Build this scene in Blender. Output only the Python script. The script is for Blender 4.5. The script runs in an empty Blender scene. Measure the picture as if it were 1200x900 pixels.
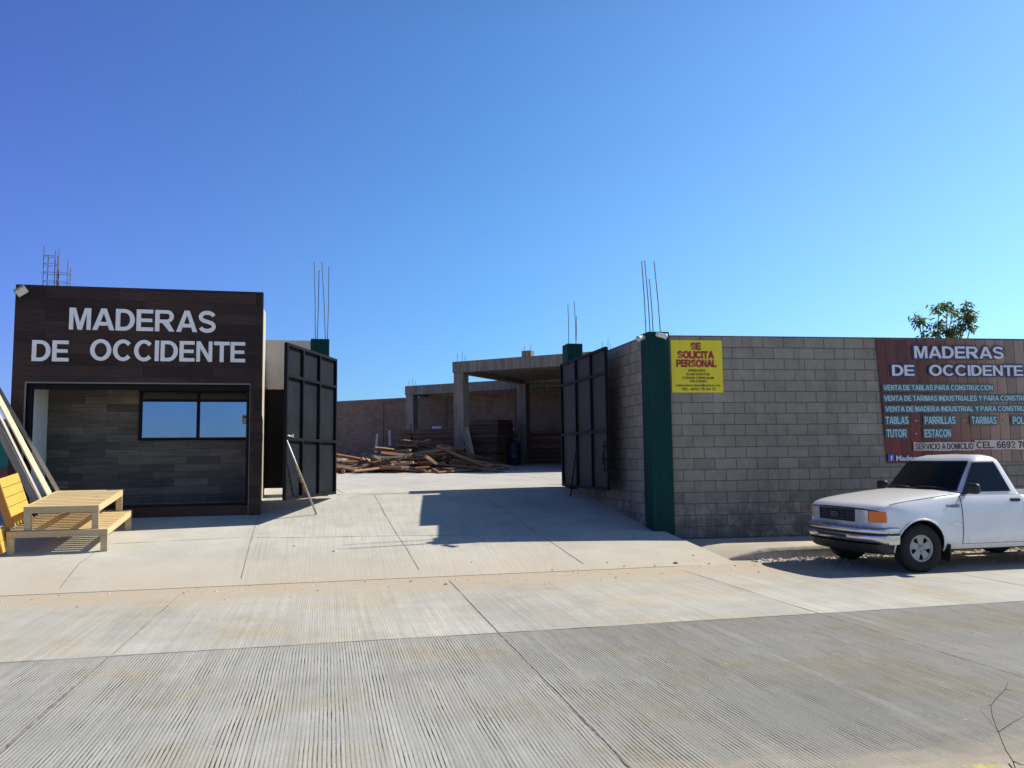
import bpy, bmesh, math, random
from mathutils import Vector, Matrix, Euler
from mathutils.geometry import tessellate_polygon

# ------------------------------------------------------------------ camera, sky, sun
PSI, TILT, ROLL, FPX, EYE = math.radians(12.8), math.atan(87 / 950), 0.012, 950.0, 1.65
scn = bpy.context.scene
COL = scn.collection
R0 = Vector((math.cos(PSI), -math.sin(PSI), 0)); F0 = Vector((math.sin(PSI), math.cos(PSI), 0))
FW = (F0 * math.cos(TILT) + Vector((0, 0, 1)) * math.sin(TILT)).normalized()
U0 = (Vector((0, 0, 1)) * math.cos(TILT) - F0 * math.sin(TILT)).normalized()
UP = U0 * math.cos(ROLL) + R0 * math.sin(ROLL); RT = R0 * math.cos(ROLL) - U0 * math.sin(ROLL)
CAM = Vector((0, 0, EYE))
cd = bpy.data.cameras.new('camera'); cam = bpy.data.objects.new('camera', cd); COL.objects.link(cam)
cd.sensor_width = 36.0; cd.lens = 36.0 * FPX / 1200; cd.clip_start = 0.05; cd.clip_end = 6000
cam.matrix_world = Matrix(((RT.x, UP.x, -FW.x, CAM.x), (RT.y, UP.y, -FW.y, CAM.y), (RT.z, UP.z, -FW.z, CAM.z), (0, 0, 0, 1)))
scn.camera = cam

SUN = Vector((1.10, 0.10, 1.0)).normalized()
EL = math.asin(SUN.z); AZ = math.atan2(SUN.x, SUN.y)
w = bpy.data.worlds.new('World'); scn.world = w; w.use_nodes = True
nt = w.node_tree; bg = nt.nodes['Background']
sky = nt.nodes.new('ShaderNodeTexSky'); sky.sky_type = 'NISHITA'; sky.sun_disc = False
sky.sun_elevation = EL; sky.sun_rotation = AZ
sky.altitude = 0; sky.air_density = 1.0; sky.dust_density = 0.35; sky.ozone_density = 2.2
# sky tint: deep violet-blue away from the sun, paler and more cyan towards it, dimmed and greyed overhead to lower the fill in shadows
def wn(typ, **kw):
    nd = nt.nodes.new(typ)
    for k, v in kw.items(): setattr(nd, k, v)
    return nd
gen = wn('ShaderNodeTexCoord').outputs['Generated']; sp_ = wn('ShaderNodeSeparateXYZ'); nt.links.new(gen, sp_.inputs[0])
fx = wn('ShaderNodeMapRange'); nt.links.new(sp_.outputs[0], fx.inputs[0]); fx.inputs[1].default_value = -.35; fx.inputs[2].default_value = .70
cr_ = wn('ShaderNodeValToRGB'); nt.links.new(fx.outputs[0], cr_.inputs[0])
els = cr_.color_ramp.elements; els.new(.5)
for el_, (p_, c_) in zip(els, ((0, (.34, .42, .82)), (.5, (.38, .64, .88)), (1, (.60, .84, 1.0)))): el_.position = p_; el_.color = (*c_, 1)
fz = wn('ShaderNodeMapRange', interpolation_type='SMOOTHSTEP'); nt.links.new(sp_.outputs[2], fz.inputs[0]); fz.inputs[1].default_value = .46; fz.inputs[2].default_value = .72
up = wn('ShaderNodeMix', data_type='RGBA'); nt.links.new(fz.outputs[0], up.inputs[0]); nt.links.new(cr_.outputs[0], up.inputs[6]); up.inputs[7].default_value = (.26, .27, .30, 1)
tn = wn('ShaderNodeMix', data_type='RGBA', blend_type='MULTIPLY'); tn.inputs[0].default_value = 1.0
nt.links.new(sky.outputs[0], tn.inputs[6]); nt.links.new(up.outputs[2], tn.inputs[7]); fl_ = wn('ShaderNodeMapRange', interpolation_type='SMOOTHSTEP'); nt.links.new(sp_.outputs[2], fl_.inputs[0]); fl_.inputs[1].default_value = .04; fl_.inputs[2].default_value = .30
lo_ = wn('ShaderNodeMix', data_type='RGBA'); nt.links.new(fl_.outputs[0], lo_.inputs[0]); lo_.inputs[6].default_value = (.84, .88, .94, 1); lo_.inputs[7].default_value = (1, 1, 1, 1)
t2 = wn('ShaderNodeMix', data_type='RGBA', blend_type='MULTIPLY'); t2.inputs[0].default_value = 1.0
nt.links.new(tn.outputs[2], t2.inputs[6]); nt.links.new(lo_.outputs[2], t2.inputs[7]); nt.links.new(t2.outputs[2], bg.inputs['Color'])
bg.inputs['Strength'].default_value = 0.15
sl = bpy.data.lights.new('sun', 'SUN'); sl.energy = 4.6; sl.angle = math.radians(0.53); sl.color = (1.0, 0.925, 0.80)
so = bpy.data.objects.new('sun', sl); COL.objects.link(so); so.location = (40, 4, 36)
so.rotation_euler = SUN.to_track_quat('Z', 'Y').to_euler()
vs = scn.view_settings; vs.view_transform = 'Standard'; vs.look = 'None'; vs.exposure = 0.42; vs.gamma = 1.0; vs.use_curve_mapping = False
scn.render.engine = 'CYCLES'; scn.cycles.use_denoising = True; scn.cycles.max_bounces = 8
scn.cycles.sample_clamp_indirect = 6

# ------------------------------------------------------------------ measuring helpers (photo pixel + a real plane -> a point)
def ray(px, py):
    return FW + RT * ((px - 600) / FPX) + UP * ((450 - py) / FPX)
def at_Y(px, py, Y):
    d = ray(px, py); return CAM + d * (Y / d.y)
def at_z(px, py, z):
    d = ray(px, py); return CAM + d * ((z - EYE) / d.z)
def at_d(px, py, dist):
    d = ray(px, py); return CAM + d * (dist / d.dot(F0))
def at_plane(px, py, p, n):
    d = ray(px, py); return CAM + d * ((p - CAM).dot(n) / d.dot(n))
def W(xc, d, z=0.0):
    return R0 * xc + F0 * d + Vector((0, 0, z))
def interp(x, pts):
    if x <= pts[0][0]: return pts[0][1]
    for (a, b), (c, e) in zip(pts, pts[1:]):
        if x <= c: return b + (e - b) * (x - a) / (c - a)
    return pts[-1][1]
PROFILE = [(11.55, .005), (13.4, .36), (15.8, .66), (17.8, .94), (18.8, 1.02), (38.0, 1.58), (60, 1.7)]
def ground(x, y):
    return 0.0 if y < 11.55 else interp(y, PROFILE)
def at_ground(px, py):
    d = ray(px, py); t0, t1 = 1.0, 70.0
    for _ in range(60):
        t = (t0 + t1) / 2; p = CAM + d * t
        if p.z > ground(p.x, p.y): t0 = t
        else: t1 = t
    return CAM + d * t0

# ------------------------------------------------------------------ node helpers
class G:
    def __init__(s, name):
        s.m = bpy.data.materials.new(name); s.m.use_nodes = True
        s.t = s.m.node_tree; s.b = s.t.nodes['Principled BSDF']
    def n(s, typ, **kw):
        nd = s.t.nodes.new(typ)
        for k, v in kw.items(): setattr(nd, k, v)
        return nd
    def put(s, sock, v):
        if isinstance(v, bpy.types.NodeSocket): s.t.links.new(v, sock)
        elif isinstance(v, (tuple, list)) and sock.type == 'RGBA' and len(v) == 3: sock.default_value = (*v, 1)
        else: sock.default_value = v
    def pos(s): return s.n('ShaderNodeNewGeometry').outputs['Position']
    def obj(s): return s.n('ShaderNodeTexCoord').outputs['Object']
    def rnd(s): return s.n('ShaderNodeObjectInfo').outputs['Random']
    def sep(s, v):
        nd = s.n('ShaderNodeSeparateXYZ'); s.put(nd.inputs[0], v); return nd.outputs
    def com(s, x, y, z=0.0):
        nd = s.n('ShaderNodeCombineXYZ')
        for i, v in enumerate((x, y, z)): s.put(nd.inputs[i], v)
        return nd.outputs[0]
    def ma(s, op, a, b=0.0, c=0.0, clamp=False):
        nd = s.n('ShaderNodeMath', operation=op, use_clamp=clamp)
        s.put(nd.inputs[0], a); s.put(nd.inputs[1], b); s.put(nd.inputs[2], c); return nd.outputs[0]
    def scale(s, v, sx, sy, sz):
        nd = s.n('ShaderNodeVectorMath', operation='MULTIPLY'); s.put(nd.inputs[0], v); nd.inputs[1].default_value = (sx, sy, sz); return nd.outputs[0]
    def add(s, v, u):
        nd = s.n('ShaderNodeVectorMath', operation='ADD'); s.put(nd.inputs[0], v); s.put(nd.inputs[1], u); return nd.outputs[0]
    def noise(s, v, sc, detail=4.0, rough=0.55, color=False):
        nd = s.n('ShaderNodeTexNoise'); s.put(nd.inputs['Vector'], v)
        nd.inputs['Scale'].default_value = sc; nd.inputs['Detail'].default_value = detail; nd.inputs['Roughness'].default_value = rough
        return nd.outputs[1 if color else 0]
    def rng(s, v, a, b, c=0.0, d=1.0, smooth=True):
        nd = s.n('ShaderNodeMapRange', interpolation_type='SMOOTHSTEP' if smooth else 'LINEAR')
        for i, x in enumerate((v, a, b, c, d)): s.put(nd.inputs[i], x)
        return nd.outputs[0]
    def mix(s, f, a, b, mode='MIX'):
        nd = s.n('ShaderNodeMix', data_type='RGBA', blend_type=mode)
        s.put(nd.inputs[0], f); s.put(nd.inputs[6], a); s.put(nd.inputs[7], b); return nd.outputs[2]
    def ramp(s, f, stops):
        nd = s.n('ShaderNodeValToRGB'); s.put(nd.inputs[0], f); e = nd.color_ramp.elements
        while len(e) < len(stops): e.new(0.5)
        for el, (p, c) in zip(e, stops): el.position = p; el.color = (*c, 1)
        return nd.outputs[0]
    def mul(s, col, f): return s.mix(1.0, col, s.com(f, f, f), 'MULTIPLY')
    def brick(s, v, w_, h_, mortar, c1, c2, cm, smooth=0.1, off=0.5, freq=2):
        nd = s.n('ShaderNodeTexBrick', offset=off, offset_frequency=freq)
        s.put(nd.inputs['Vector'], v); s.put(nd.inputs['Color1'], c1); s.put(nd.inputs['Color2'], c2); s.put(nd.inputs['Mortar'], cm)
        nd.inputs['Scale'].default_value = 1.0; nd.inputs['Mortar Size'].default_value = mortar; nd.inputs['Mortar Smooth'].default_value = smooth
        nd.inputs['Bias'].default_value = 0.0; nd.inputs['Brick Width'].default_value = w_; nd.inputs['Row Height'].default_value = h_
        return nd.outputs['Color'], nd.outputs['Fac']
    def bump(s, h, strength=0.3, dist=0.01):
        nd = s.n('ShaderNodeBump'); nd.inputs['Strength'].default_value = strength; nd.inputs['Distance'].default_value = dist
        s.put(nd.inputs['Height'], h); s.t.links.new(nd.outputs[0], s.b.inputs['Normal'])
    def out(s, col=None, rough=None, metal=None, spec=None, coat=None):
        b = s.b.inputs
        if col is not None: s.put(b['Base Color'], col)
        if rough is not None: s.put(b['Roughness'], rough)
        if metal is not None: s.put(b['Metallic'], metal)
        if spec is not None: s.put(b['Specular IOR Level'], spec)
        if coat is not None: s.put(b['Coat Weight'], coat); s.put(b['Coat Roughness'], 0.03)
        return s.m

def simple(name, col, rough=0.6, metal=0.0, var=0.12, scale=6.0, bump=0.0, spec=None, coat=None):
    g = G(name); p = g.obj()
    n1 = g.noise(p, scale, 5, 0.6); n2 = g.noise(p, scale * 7, 3, 0.6)
    f = g.ma('ADD', g.rng(n1, .25, .75, 1 - var, 1 + var, False), g.rng(n2, .3, .7, -var * .35, var * .35, False))
    c = g.mul(col, f)
    if bump: g.bump(n2, bump, .004)
    return g.out(c, g.rng(n1, .2, .8, max(.02, rough - .08), min(1, rough + .08), False), metal, spec, coat)

def wood(name, c1, c2, along='X', rough=0.6, dark=(.1, .06, .03), per=0.18, knots=True):
    g = G(name); p = g.obj(); r = g.rnd()
    p = g.add(p, g.com(g.ma('MULTIPLY', r, 13.7), g.ma('MULTIPLY', r, 7.3), g.ma('MULTIPLY', r, 5.1)))
    k = {'X': (1.2, 18, 18), 'Y': (18, 1.2, 18), 'Z': (18, 18, 1.2)}[along]
    n1 = g.noise(g.scale(p, *k), 1.6, 5, .6); n2 = g.noise(g.scale(p, *[q * 3 for q in k]), 2.2, 3, .6)
    c = g.mix(g.rng(n1, .3, .7), c1, c2)
    c = g.mix(g.rng(n2, .55, .8, 0, .35), c, dark)
    if knots:
        kn = g.noise(g.scale(p, *[q ** .35 * 1.0 for q in k]), 3.0, 1, .4); c = g.mix(g.rng(kn, .70, .77, 0, .75), c, dark)
    c = g.mul(c, g.rng(r, 0, 1, 1 - per, 1 + per, False)); g.bump(n2, .25, .004)
    return g.out(c, rough)

# ------------------------------------------------------------------ mesh builder
class MB:
    def __init__(s): s.v = []; s.f = []; s.mi = []; s.sm = []
    def add(s, verts, faces, mat=0, smooth=False):
        o = len(s.v); s.v += [Vector(p) for p in verts]
        for f in faces: s.f.append([o + i for i in f]); s.mi.append(mat); s.sm.append(smooth)
        return s
    def box(s, c, size, mat=0, M=None):
        x, y, z = [q / 2 for q in size]; c = Vector(c)
        vs_ = [Vector((i * x, j * y, k * z)) for i in (-1, 1) for j in (-1, 1) for k in (-1, 1)]
        if M is not None: vs_ = [M @ q for q in vs_]
        return s.add([c + q for q in vs_], [(0, 1, 3, 2), (4, 6, 7, 5), (0, 4, 5, 1), (2, 3, 7, 6), (0, 2, 6, 4), (1, 5, 7, 3)], mat)
    def span(s, a, b, mat=0):
        a, b = Vector(a), Vector(b); return s.box((a + b) / 2, [abs(q) for q in (b - a)], mat)
    def bar(s, p0, p1, wd, ht, mat=0, up=(0, 0, 1)):
        p0, p1 = Vector(p0), Vector(p1); d = p1 - p0; L = d.length; d.normalize(); u = Vector(up)
        if abs(d.dot(u)) > .98: u = Vector((0, 1, 0))
        side = d.cross(u).normalized(); u = side.cross(d)
        M = Matrix((d, side, u)).transposed()
        return s.box((p0 + p1) / 2, (L, wd, ht), mat, M)
    def tube(s, pts, rad, n=8, mat=0, cap=True, smooth=True):
        pts = [Vector(p) for p in pts]; rs = rad if isinstance(rad, (list, tuple)) else [rad] * len(pts)
        rings = []; prev = None
        for i, p in enumerate(pts):
            d = (pts[min(i + 1, len(pts) - 1)] - pts[max(i - 1, 0)]).normalized()
            if prev is None: a = d.orthogonal().normalized()
            else:
                a = prev - d * prev.dot(d)
                a = a.normalized() if a.length > 1e-6 else d.orthogonal().normalized()
            prev = a; b = d.cross(a)
            rings.append([p + (a * math.cos(2 * math.pi * k / n) + b * math.sin(2 * math.pi * k / n)) * rs[i] for k in range(n)])
        vs_ = [q for r in rings for q in r]
        fs = [(i * n + k, i * n + (k + 1) % n, (i + 1) * n + (k + 1) % n, (i + 1) * n + k) for i in range(len(rings) - 1) for k in range(n)]
        s.add(vs_, fs, mat, smooth)
        if cap:
            o = len(s.v) - len(vs_)
            s.f.append([o + k for k in range(n)][::-1]); s.mi.append(mat); s.sm.append(False)
            e = o + (len(rings) - 1) * n
            s.f.append([e + k for k in range(n)]); s.mi.append(mat); s.sm.append(False)
        return s
    def lathe(s, c, axis, prof, n=32, mat=0, smooth=True):
        c = Vector(c); ax = Vector(axis).normalized(); a = ax.orthogonal().normalized(); b = ax.cross(a)
        vs_ = [c + ax * h + (a * math.cos(2 * math.pi * k / n) + b * math.sin(2 * math.pi * k / n)) * r for (r, h) in prof for k in range(n)]
        fs = [(i * n + k, i * n + (k + 1) % n, (i + 1) * n + (k + 1) % n, (i + 1) * n + k) for i in range(len(prof) - 1) for k in range(n)]
        return s.add(vs_, fs, mat, smooth)
    def poly(s, outline, d, mat=0):
        n = len(outline); d = Vector(d); a = [Vector(p) for p in outline]; b = [p + d for p in a]
        return s.add(a + b, [tuple(range(n))[::-1], tuple(range(n, 2 * n))] + [(i, (i + 1) % n, n + (i + 1) % n, n + i) for i in range(n)], mat)
    def grid(s, P, mat=0, smooth=True):
        h, w_ = len(P), len(P[0])
        return s.add([q for r in P for q in r], [(i * w_ + j, i * w_ + j + 1, (i + 1) * w_ + j + 1, (i + 1) * w_ + j) for i in range(h - 1) for j in range(w_ - 1)], mat, smooth)
    def build(s, name, mats, parent=None, bevel=0.0, local=False, solid=0.0, fix=True, seg=2):
        me = bpy.data.meshes.new(name)
        off = Vector((0, 0, 0))
        if parent is not None and not local:
            p = parent
            while p is not None: off += p.location; p = p.parent
        me.from_pydata([tuple(q - off) for q in s.v], [], s.f)
        for m in (mats if isinstance(mats, (list, tuple)) else [mats]): me.materials.append(m)
        for p, m, sm in zip(me.polygons, s.mi, s.sm): p.material_index = m; p.use_smooth = sm
        bm = bmesh.new(); bm.from_mesh(me)
        if fix: bmesh.ops.recalc_face_normals(bm, faces=bm.faces)
        if bevel:
            es = [e for e in bm.edges if len(e.link_faces) == 2 and e.calc_face_angle(0) > .5 and not (e.link_faces[0].smooth and e.link_faces[1].smooth)]
            bmesh.ops.bevel(bm, geom=es, offset=bevel, segments=seg, affect='EDGES', clamp_overlap=True, profile=.5)
        bm.to_mesh(me); bm.free()
        o = bpy.data.objects.new(name, me); COL.objects.link(o); o.parent = parent
        return o

def tag(o, label=None, cat=None, group=None, kind=None):
    if label: o['label'] = label
    if cat: o['category'] = cat
    if group: o['group'] = group
    if kind: o['kind'] = kind
    return o
def thing(name, label, cat, loc=(0, 0, 0), group=None, rot=(0, 0, 0)):
    o = bpy.data.objects.new(name, None); COL.objects.link(o); o.empty_display_size = .2
    o.location = loc; o.rotation_euler = rot
    return tag(o, label, cat, group)
def copy_tree(o, parent=None):
    kids = [k for k in COL.objects if k.parent == o]
    c = o.copy(); COL.objects.link(c); c.parent = parent
    for k in kids: copy_tree(k, c)
    return c

def text_geo(body, bold=0.012, space=1.0, depth=0.02):
    cu = bpy.data.curves.new('lettering', 'FONT'); cu.body = body; cu.size = 1.0; cu.offset = bold; cu.extrude = depth; cu.space_character = space
    cu.resolution_u = 3
    ob = bpy.data.objects.new('lettering', cu); COL.objects.link(ob)
    dg = bpy.context.evaluated_depsgraph_get(); dg.update()
    me = bpy.data.meshes.new_from_object(ob.evaluated_get(dg))
    vs_ = [v.co.copy() for v in me.vertices]; fs = [tuple(p.vertices) for p in me.polygons]
    bpy.data.objects.remove(ob); bpy.data.curves.remove(cu); bpy.data.meshes.remove(me)
    return vs_, fs
def arc(cx, cy, rx, ry, a0, a1, n=10):
    return [(cx + rx * math.cos(math.radians(a0 + (a1 - a0) * i / n)), cy + ry * math.sin(math.radians(a0 + (a1 - a0) * i / n))) for i in range(n + 1)]
def stroke(pts, th):
    L, R = [], []
    for i, p in enumerate(pts):
        a = pts[max(i - 1, 0)]; b = pts[min(i + 1, len(pts) - 1)]; dx, dy = b[0] - a[0], b[1] - a[1]; k = math.hypot(dx, dy); nx, ny = -dy / k * th / 2, dx / k * th / 2
        L.append((p[0] + nx, p[1] + ny)); R.append((p[0] - nx, p[1] - ny))
    return L + R[::-1]
def glyph(c):
    """bold sans capitals on a cap height of 1: (width, contours; the first is the outline, the rest are holes)"""
    t = .205; h = .17
    if c == 'I': return t, [[(0, 0), (t, 0), (t, 1), (0, 1)]]
    if c == 'E': w = .78; return w, [[(0, 0), (w, 0), (w, h), (t, h), (t, .42), (w * .93, .42), (w * .93, .58), (t, .58), (t, 1 - h), (w * .98, 1 - h), (w * .98, 1), (0, 1)]]
    if c == 'L': w = .70; return w, [[(0, 0), (w, 0), (w, h), (t, h), (t, 1), (0, 1)]]
    if c == 'T': w = .82; return w, [[(0, 1), (0, 1 - h), (w / 2 - t / 2, 1 - h), (w / 2 - t / 2, 0), (w / 2 + t / 2, 0), (w / 2 + t / 2, 1 - h), (w, 1 - h), (w, 1)]]
    if c == 'N': w = .82; return w, [[(0, 0), (.19, 0), (.19, .66), (w - .2, 0), (w, 0), (w, 1), (w - .19, 1), (w - .19, .34), (.2, 1), (0, 1)]]
    if c == 'M': w = .98; return w, [[(0, 0), (.185, 0), (.185, .78), (w / 2 - .095, 0), (w / 2 + .095, 0), (w - .185, .78), (w - .185, 0), (w, 0), (w, 1), (w - .28, 1), (w / 2, .32), (.28, 1), (0, 1)]]
    if c == 'V': w = .95; return w, [[(0, 1), (w / 2 - .115, 0), (w / 2 + .115, 0), (w, 1), (w - .22, 1), (w / 2, .27), (.22, 1)]]
    if c == 'Y': w = .94; return w, [[(0, 1), (w / 2 - t / 2, .42), (w / 2 - t / 2, 0), (w / 2 + t / 2, 0), (w / 2 + t / 2, .42), (w, 1), (w - .24, 1), (w / 2, .61), (.24, 1)]]
    if c == 'A':
        w = 1.0; xi = lambda y: .22 + (w / 2 - .22) * y / .79
        return w, [[(0, 0), (.22, 0), (xi(.21), .21), (w - xi(.21), .21), (w - .22, 0), (w, 0), (w / 2 + .12, 1), (w / 2 - .12, 1)], [(xi(.375), .375), (w / 2, .79), (w - xi(.375), .375)]]
    if c == 'O': w = 1.04; return w, [arc(w / 2, .5, w / 2, .52, 0, 348, 29), arc(w / 2, .5, w / 2 - .215, .345, 348, 0, 29)]
    if c == 'C': w = .96; return w, [arc(.5, .5, .5, .52, 42, 318, 24) + arc(.5, .5, .285, .345, 322, 38, 20)]
    if c == 'D': w = .88; return w, [[(0, 0)] + arc(w - .49, .5, .49, .5, -90, 90, 18) + [(0, 1)], [(t, h), (t, 1 - h)] + arc(w - .49, .5, .275, .33, 90, -90, 14)]
    if c == 'P': w = .80; return w, [[(0, 0), (t, 0), (t, .36)] + arc(w - .32, .68, .32, .32, -90, 90, 12) + [(0, 1)], [(t, .525), (t, .84)] + arc(w - .32, .6825, .12, .1575, 90, -90, 8)]
    if c == 'R': w = .92; return w, [[(0, 0), (t, 0), (t, .395), (.34, .395), (w - .25, 0), (w, 0), (w - .27, .44)] + arc(w - .36, .71, .32, .29, -62, 90, 12) + [(0, 1)], [(t, .555), (t, .84)] + arc(w - .36, .6975, .12, .1425, 90, -90, 8)]
    if c == 'B': w = .85; return w, [[(0, 0)] + arc(w - .30, .285, .30, .285, -90, 62, 10) + arc(w - .34, .745, .30, .255, -48, 90, 10) + [(0, 1)], [(t, .155), (t, .42)] + arc(w - .31, .2875, .10, .1325, 90, -90, 6), [(t, .60), (t, .845)] + arc(w - .35, .7225, .10, .1225, 90, -90, 6)]
    if c == 'U': w = .84; return w, [[(0, 1)] + arc(w / 2, .37, w / 2, .39, 180, 360, 16) + [(w, 1), (w - t, 1)] + arc(w / 2, .37, w / 2 - t, .215, 360, 180, 12) + [(t, 1)]]
    if c == 'S': w = .84; return w, [stroke(arc(w / 2, .725, w / 2 - .10, .205, 14, 250, 14) + arc(w / 2, .275, w / 2 - .095, .205, 70, -164, 14), .185)]
    if c == 'G': w = 1.0; return w, [arc(.5, .5, .5, .52, 42, 330, 22) + [(w - .04, .52), (.54, .52), (.54, .37), (.75, .37)] + arc(.5, .5, .285, .345, 318, 38, 18)]
    if c == 'J': w = .6; return w, [stroke([(w - .1, 1), (w - .1, .32)] + arc(w / 2 - .02, .3, .22, .21, 0, -170, 8), .19)]
    if c == '0': w = .68; return w, [arc(w / 2, .5, w / 2, .51, 0, 345, 23), arc(w / 2, .5, w / 2 - .19, .36, 345, 0, 23)]
    if c == '1': w = .42; return w, [[(.22, 0), (.42, 0), (.42, 1), (.26, 1), (0, .84), (0, .67), (.22, .78)]]
    if c == '2': w = .68; return w, [stroke(arc(w / 2, .70, .24, .21, 170, -40, 10) + [(.13, .09), (w, .085)], .17)]
    if c == '3': w = .66; return w, [stroke(arc(w / 2 - .02, .71, .22, .2, 160, -70, 9) + arc(w / 2 - .02, .29, .235, .205, 70, -160, 9), .17)]
    if c == '4': w = .72; return w, [[(.42, 0), (.60, 0), (.60, .21), (.72, .21), (.72, .36), (.60, .36), (.60, 1), (.43, 1), (0, .37), (0, .21), (.42, .21)], [(.17, .36), (.42, .72), (.42, .36)]]
    if c in '69':
        w = .68; q = [(.62, .74), (.60, .90)] + arc(.34, .5, .34, .51, 62, 178, 9) + arc(.34, .32, .34, .33, 182, 455, 16) + [(.20, .60)] + arc(.34, .5, .17, .35, 150, 55, 5); hq = arc(.34, .32, .155, .17, 345, 0, 15)
        if c == '9': q = [(w - x, 1 - y) for x, y in q]; hq = [(w - x, 1 - y) for x, y in hq]
        return w, [q, hq]
    if c == '7': w = .66; return w, [[(0, 1), (0, .83), (.43, .83), (.16, 0), (.37, 0), (.66, .86), (.66, 1)]]
    if c == '.': return .2, [[(0, 0), (.2, 0), (.2, .2), (0, .2)]]
    if c == ':': return .2, [[(0, .1), (.2, .1), (.2, .3), (0, .3)]]
    if c == '-': return .4, [[(0, .40), (.4, .40), (.4, .60), (0, .60)]]
    return None
def area2(c): return sum(a[0] * b[1] - b[0] * a[1] for a, b in zip(c, c[1:] + c[:1]))
def grown(c, g, hole):
    if area2(c) < 0: c = c[::-1]
    if not g: return c
    sg = -1 if hole else 1; out = []
    for i, p in enumerate(c):
        a, b = c[i - 1], c[(i + 1) % len(c)]
        d1 = Vector((p[0] - a[0], p[1] - a[1])); d2 = Vector((b[0] - p[0], b[1] - p[1]))
        if d1.length < 1e-6 or d2.length < 1e-6: out.append(p); continue
        d1.normalize(); d2.normalize(); n1 = Vector((d1.y, -d1.x)); n2 = Vector((d2.y, -d2.x)); m = n1 + n2
        if m.length < .2: m = n1
        m.normalize(); k = min(1.6, 1 / max(.3, m.dot(n1))); out.append((p[0] + m.x * g * k * sg, p[1] + m.y * g * k * sg))
    return out
def fit_text(body, origin, ux, uy, width, cap, thick, bold=0.012, space=1.0, grow=0.0, center=False):
    """letters of cap height CAP, WIDTH wide, standing THICK off the plane at ORIGIN (baseline left)"""
    nrm = ux.cross(uy).normalized(); V, Fc = [], []
    if all(c == ' ' or glyph(c) for c in body):
        gs = []; x = 0.0
        for c in body:
            if c == ' ': x += .34; continue
            w_, cs = glyph(c); gs.append((x, cs)); x += w_ + (.085 if c not in 'AVTY' else .05)
        tot = x - .085; sx = width / tot
        for gi, (x0, cs) in enumerate(gs):
            cs = [grown(q, grow * 1.35, i > 0) for i, q in enumerate(cs)]
            if grow > .04: cs = [q for i, q in enumerate(cs) if i == 0 or abs(area2(q)) > .06]
            fl_ = [Vector((p[0], p[1], 0)) for q in cs for p in q]
            tri = tessellate_polygon([[Vector((p[0], p[1], 0)) for p in q] for q in cs])
            lift = thick * (1 if gi % 2 else .8); o = len(V); n = len(fl_)
            for h_ in (lift, 0): V += [origin + ux * ((x0 + p.x) * sx) + uy * (p.y * cap) + nrm * h_ for p in fl_]
            Fc += [tuple(o + k for k in f) for f in tri]; k0 = 0
            for q in cs:
                m = len(q); Fc += [(o + k0 + k, o + k0 + (k + 1) % m, o + n + k0 + (k + 1) % m, o + n + k0 + k) for k in range(m)]; k0 += m
        return V, Fc
    vs_, fs = text_geo(body, bold + grow * .3, space)
    x0 = min(v.x for v in vs_); x1 = max(v.x for v in vs_)
    H = 0.729 + 2 * bold
    sx = width / (x1 - x0); sy = cap / H
    z0 = min(v.z for v in vs_); z1 = max(v.z for v in vs_)
    return [origin + ux * ((v.x - x0) * sx) + uy * ((v.y + bold) * sy) + nrm * (thick * (v.z - z0) / (z1 - z0)) for v in vs_], fs
def islands(vs_, fs):
    par = list(range(len(vs_)))
    def find(a):
        while par[a] != a: par[a] = par[par[a]]; a = par[a]
        return a
    for f in fs:
        for i in f[1:]: par[find(i)] = find(f[0])
    gr = {}
    for f in fs: gr.setdefault(find(f[0]), []).append(f)
    res = []
    for k, ff in gr.items():
        ids = sorted({i for f in ff for i in f}); mp = {i: j for j, i in enumerate(ids)}
        res.append(([vs_[i] for i in ids], [tuple(mp[i] for i in f) for f in ff]))
    return res

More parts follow.
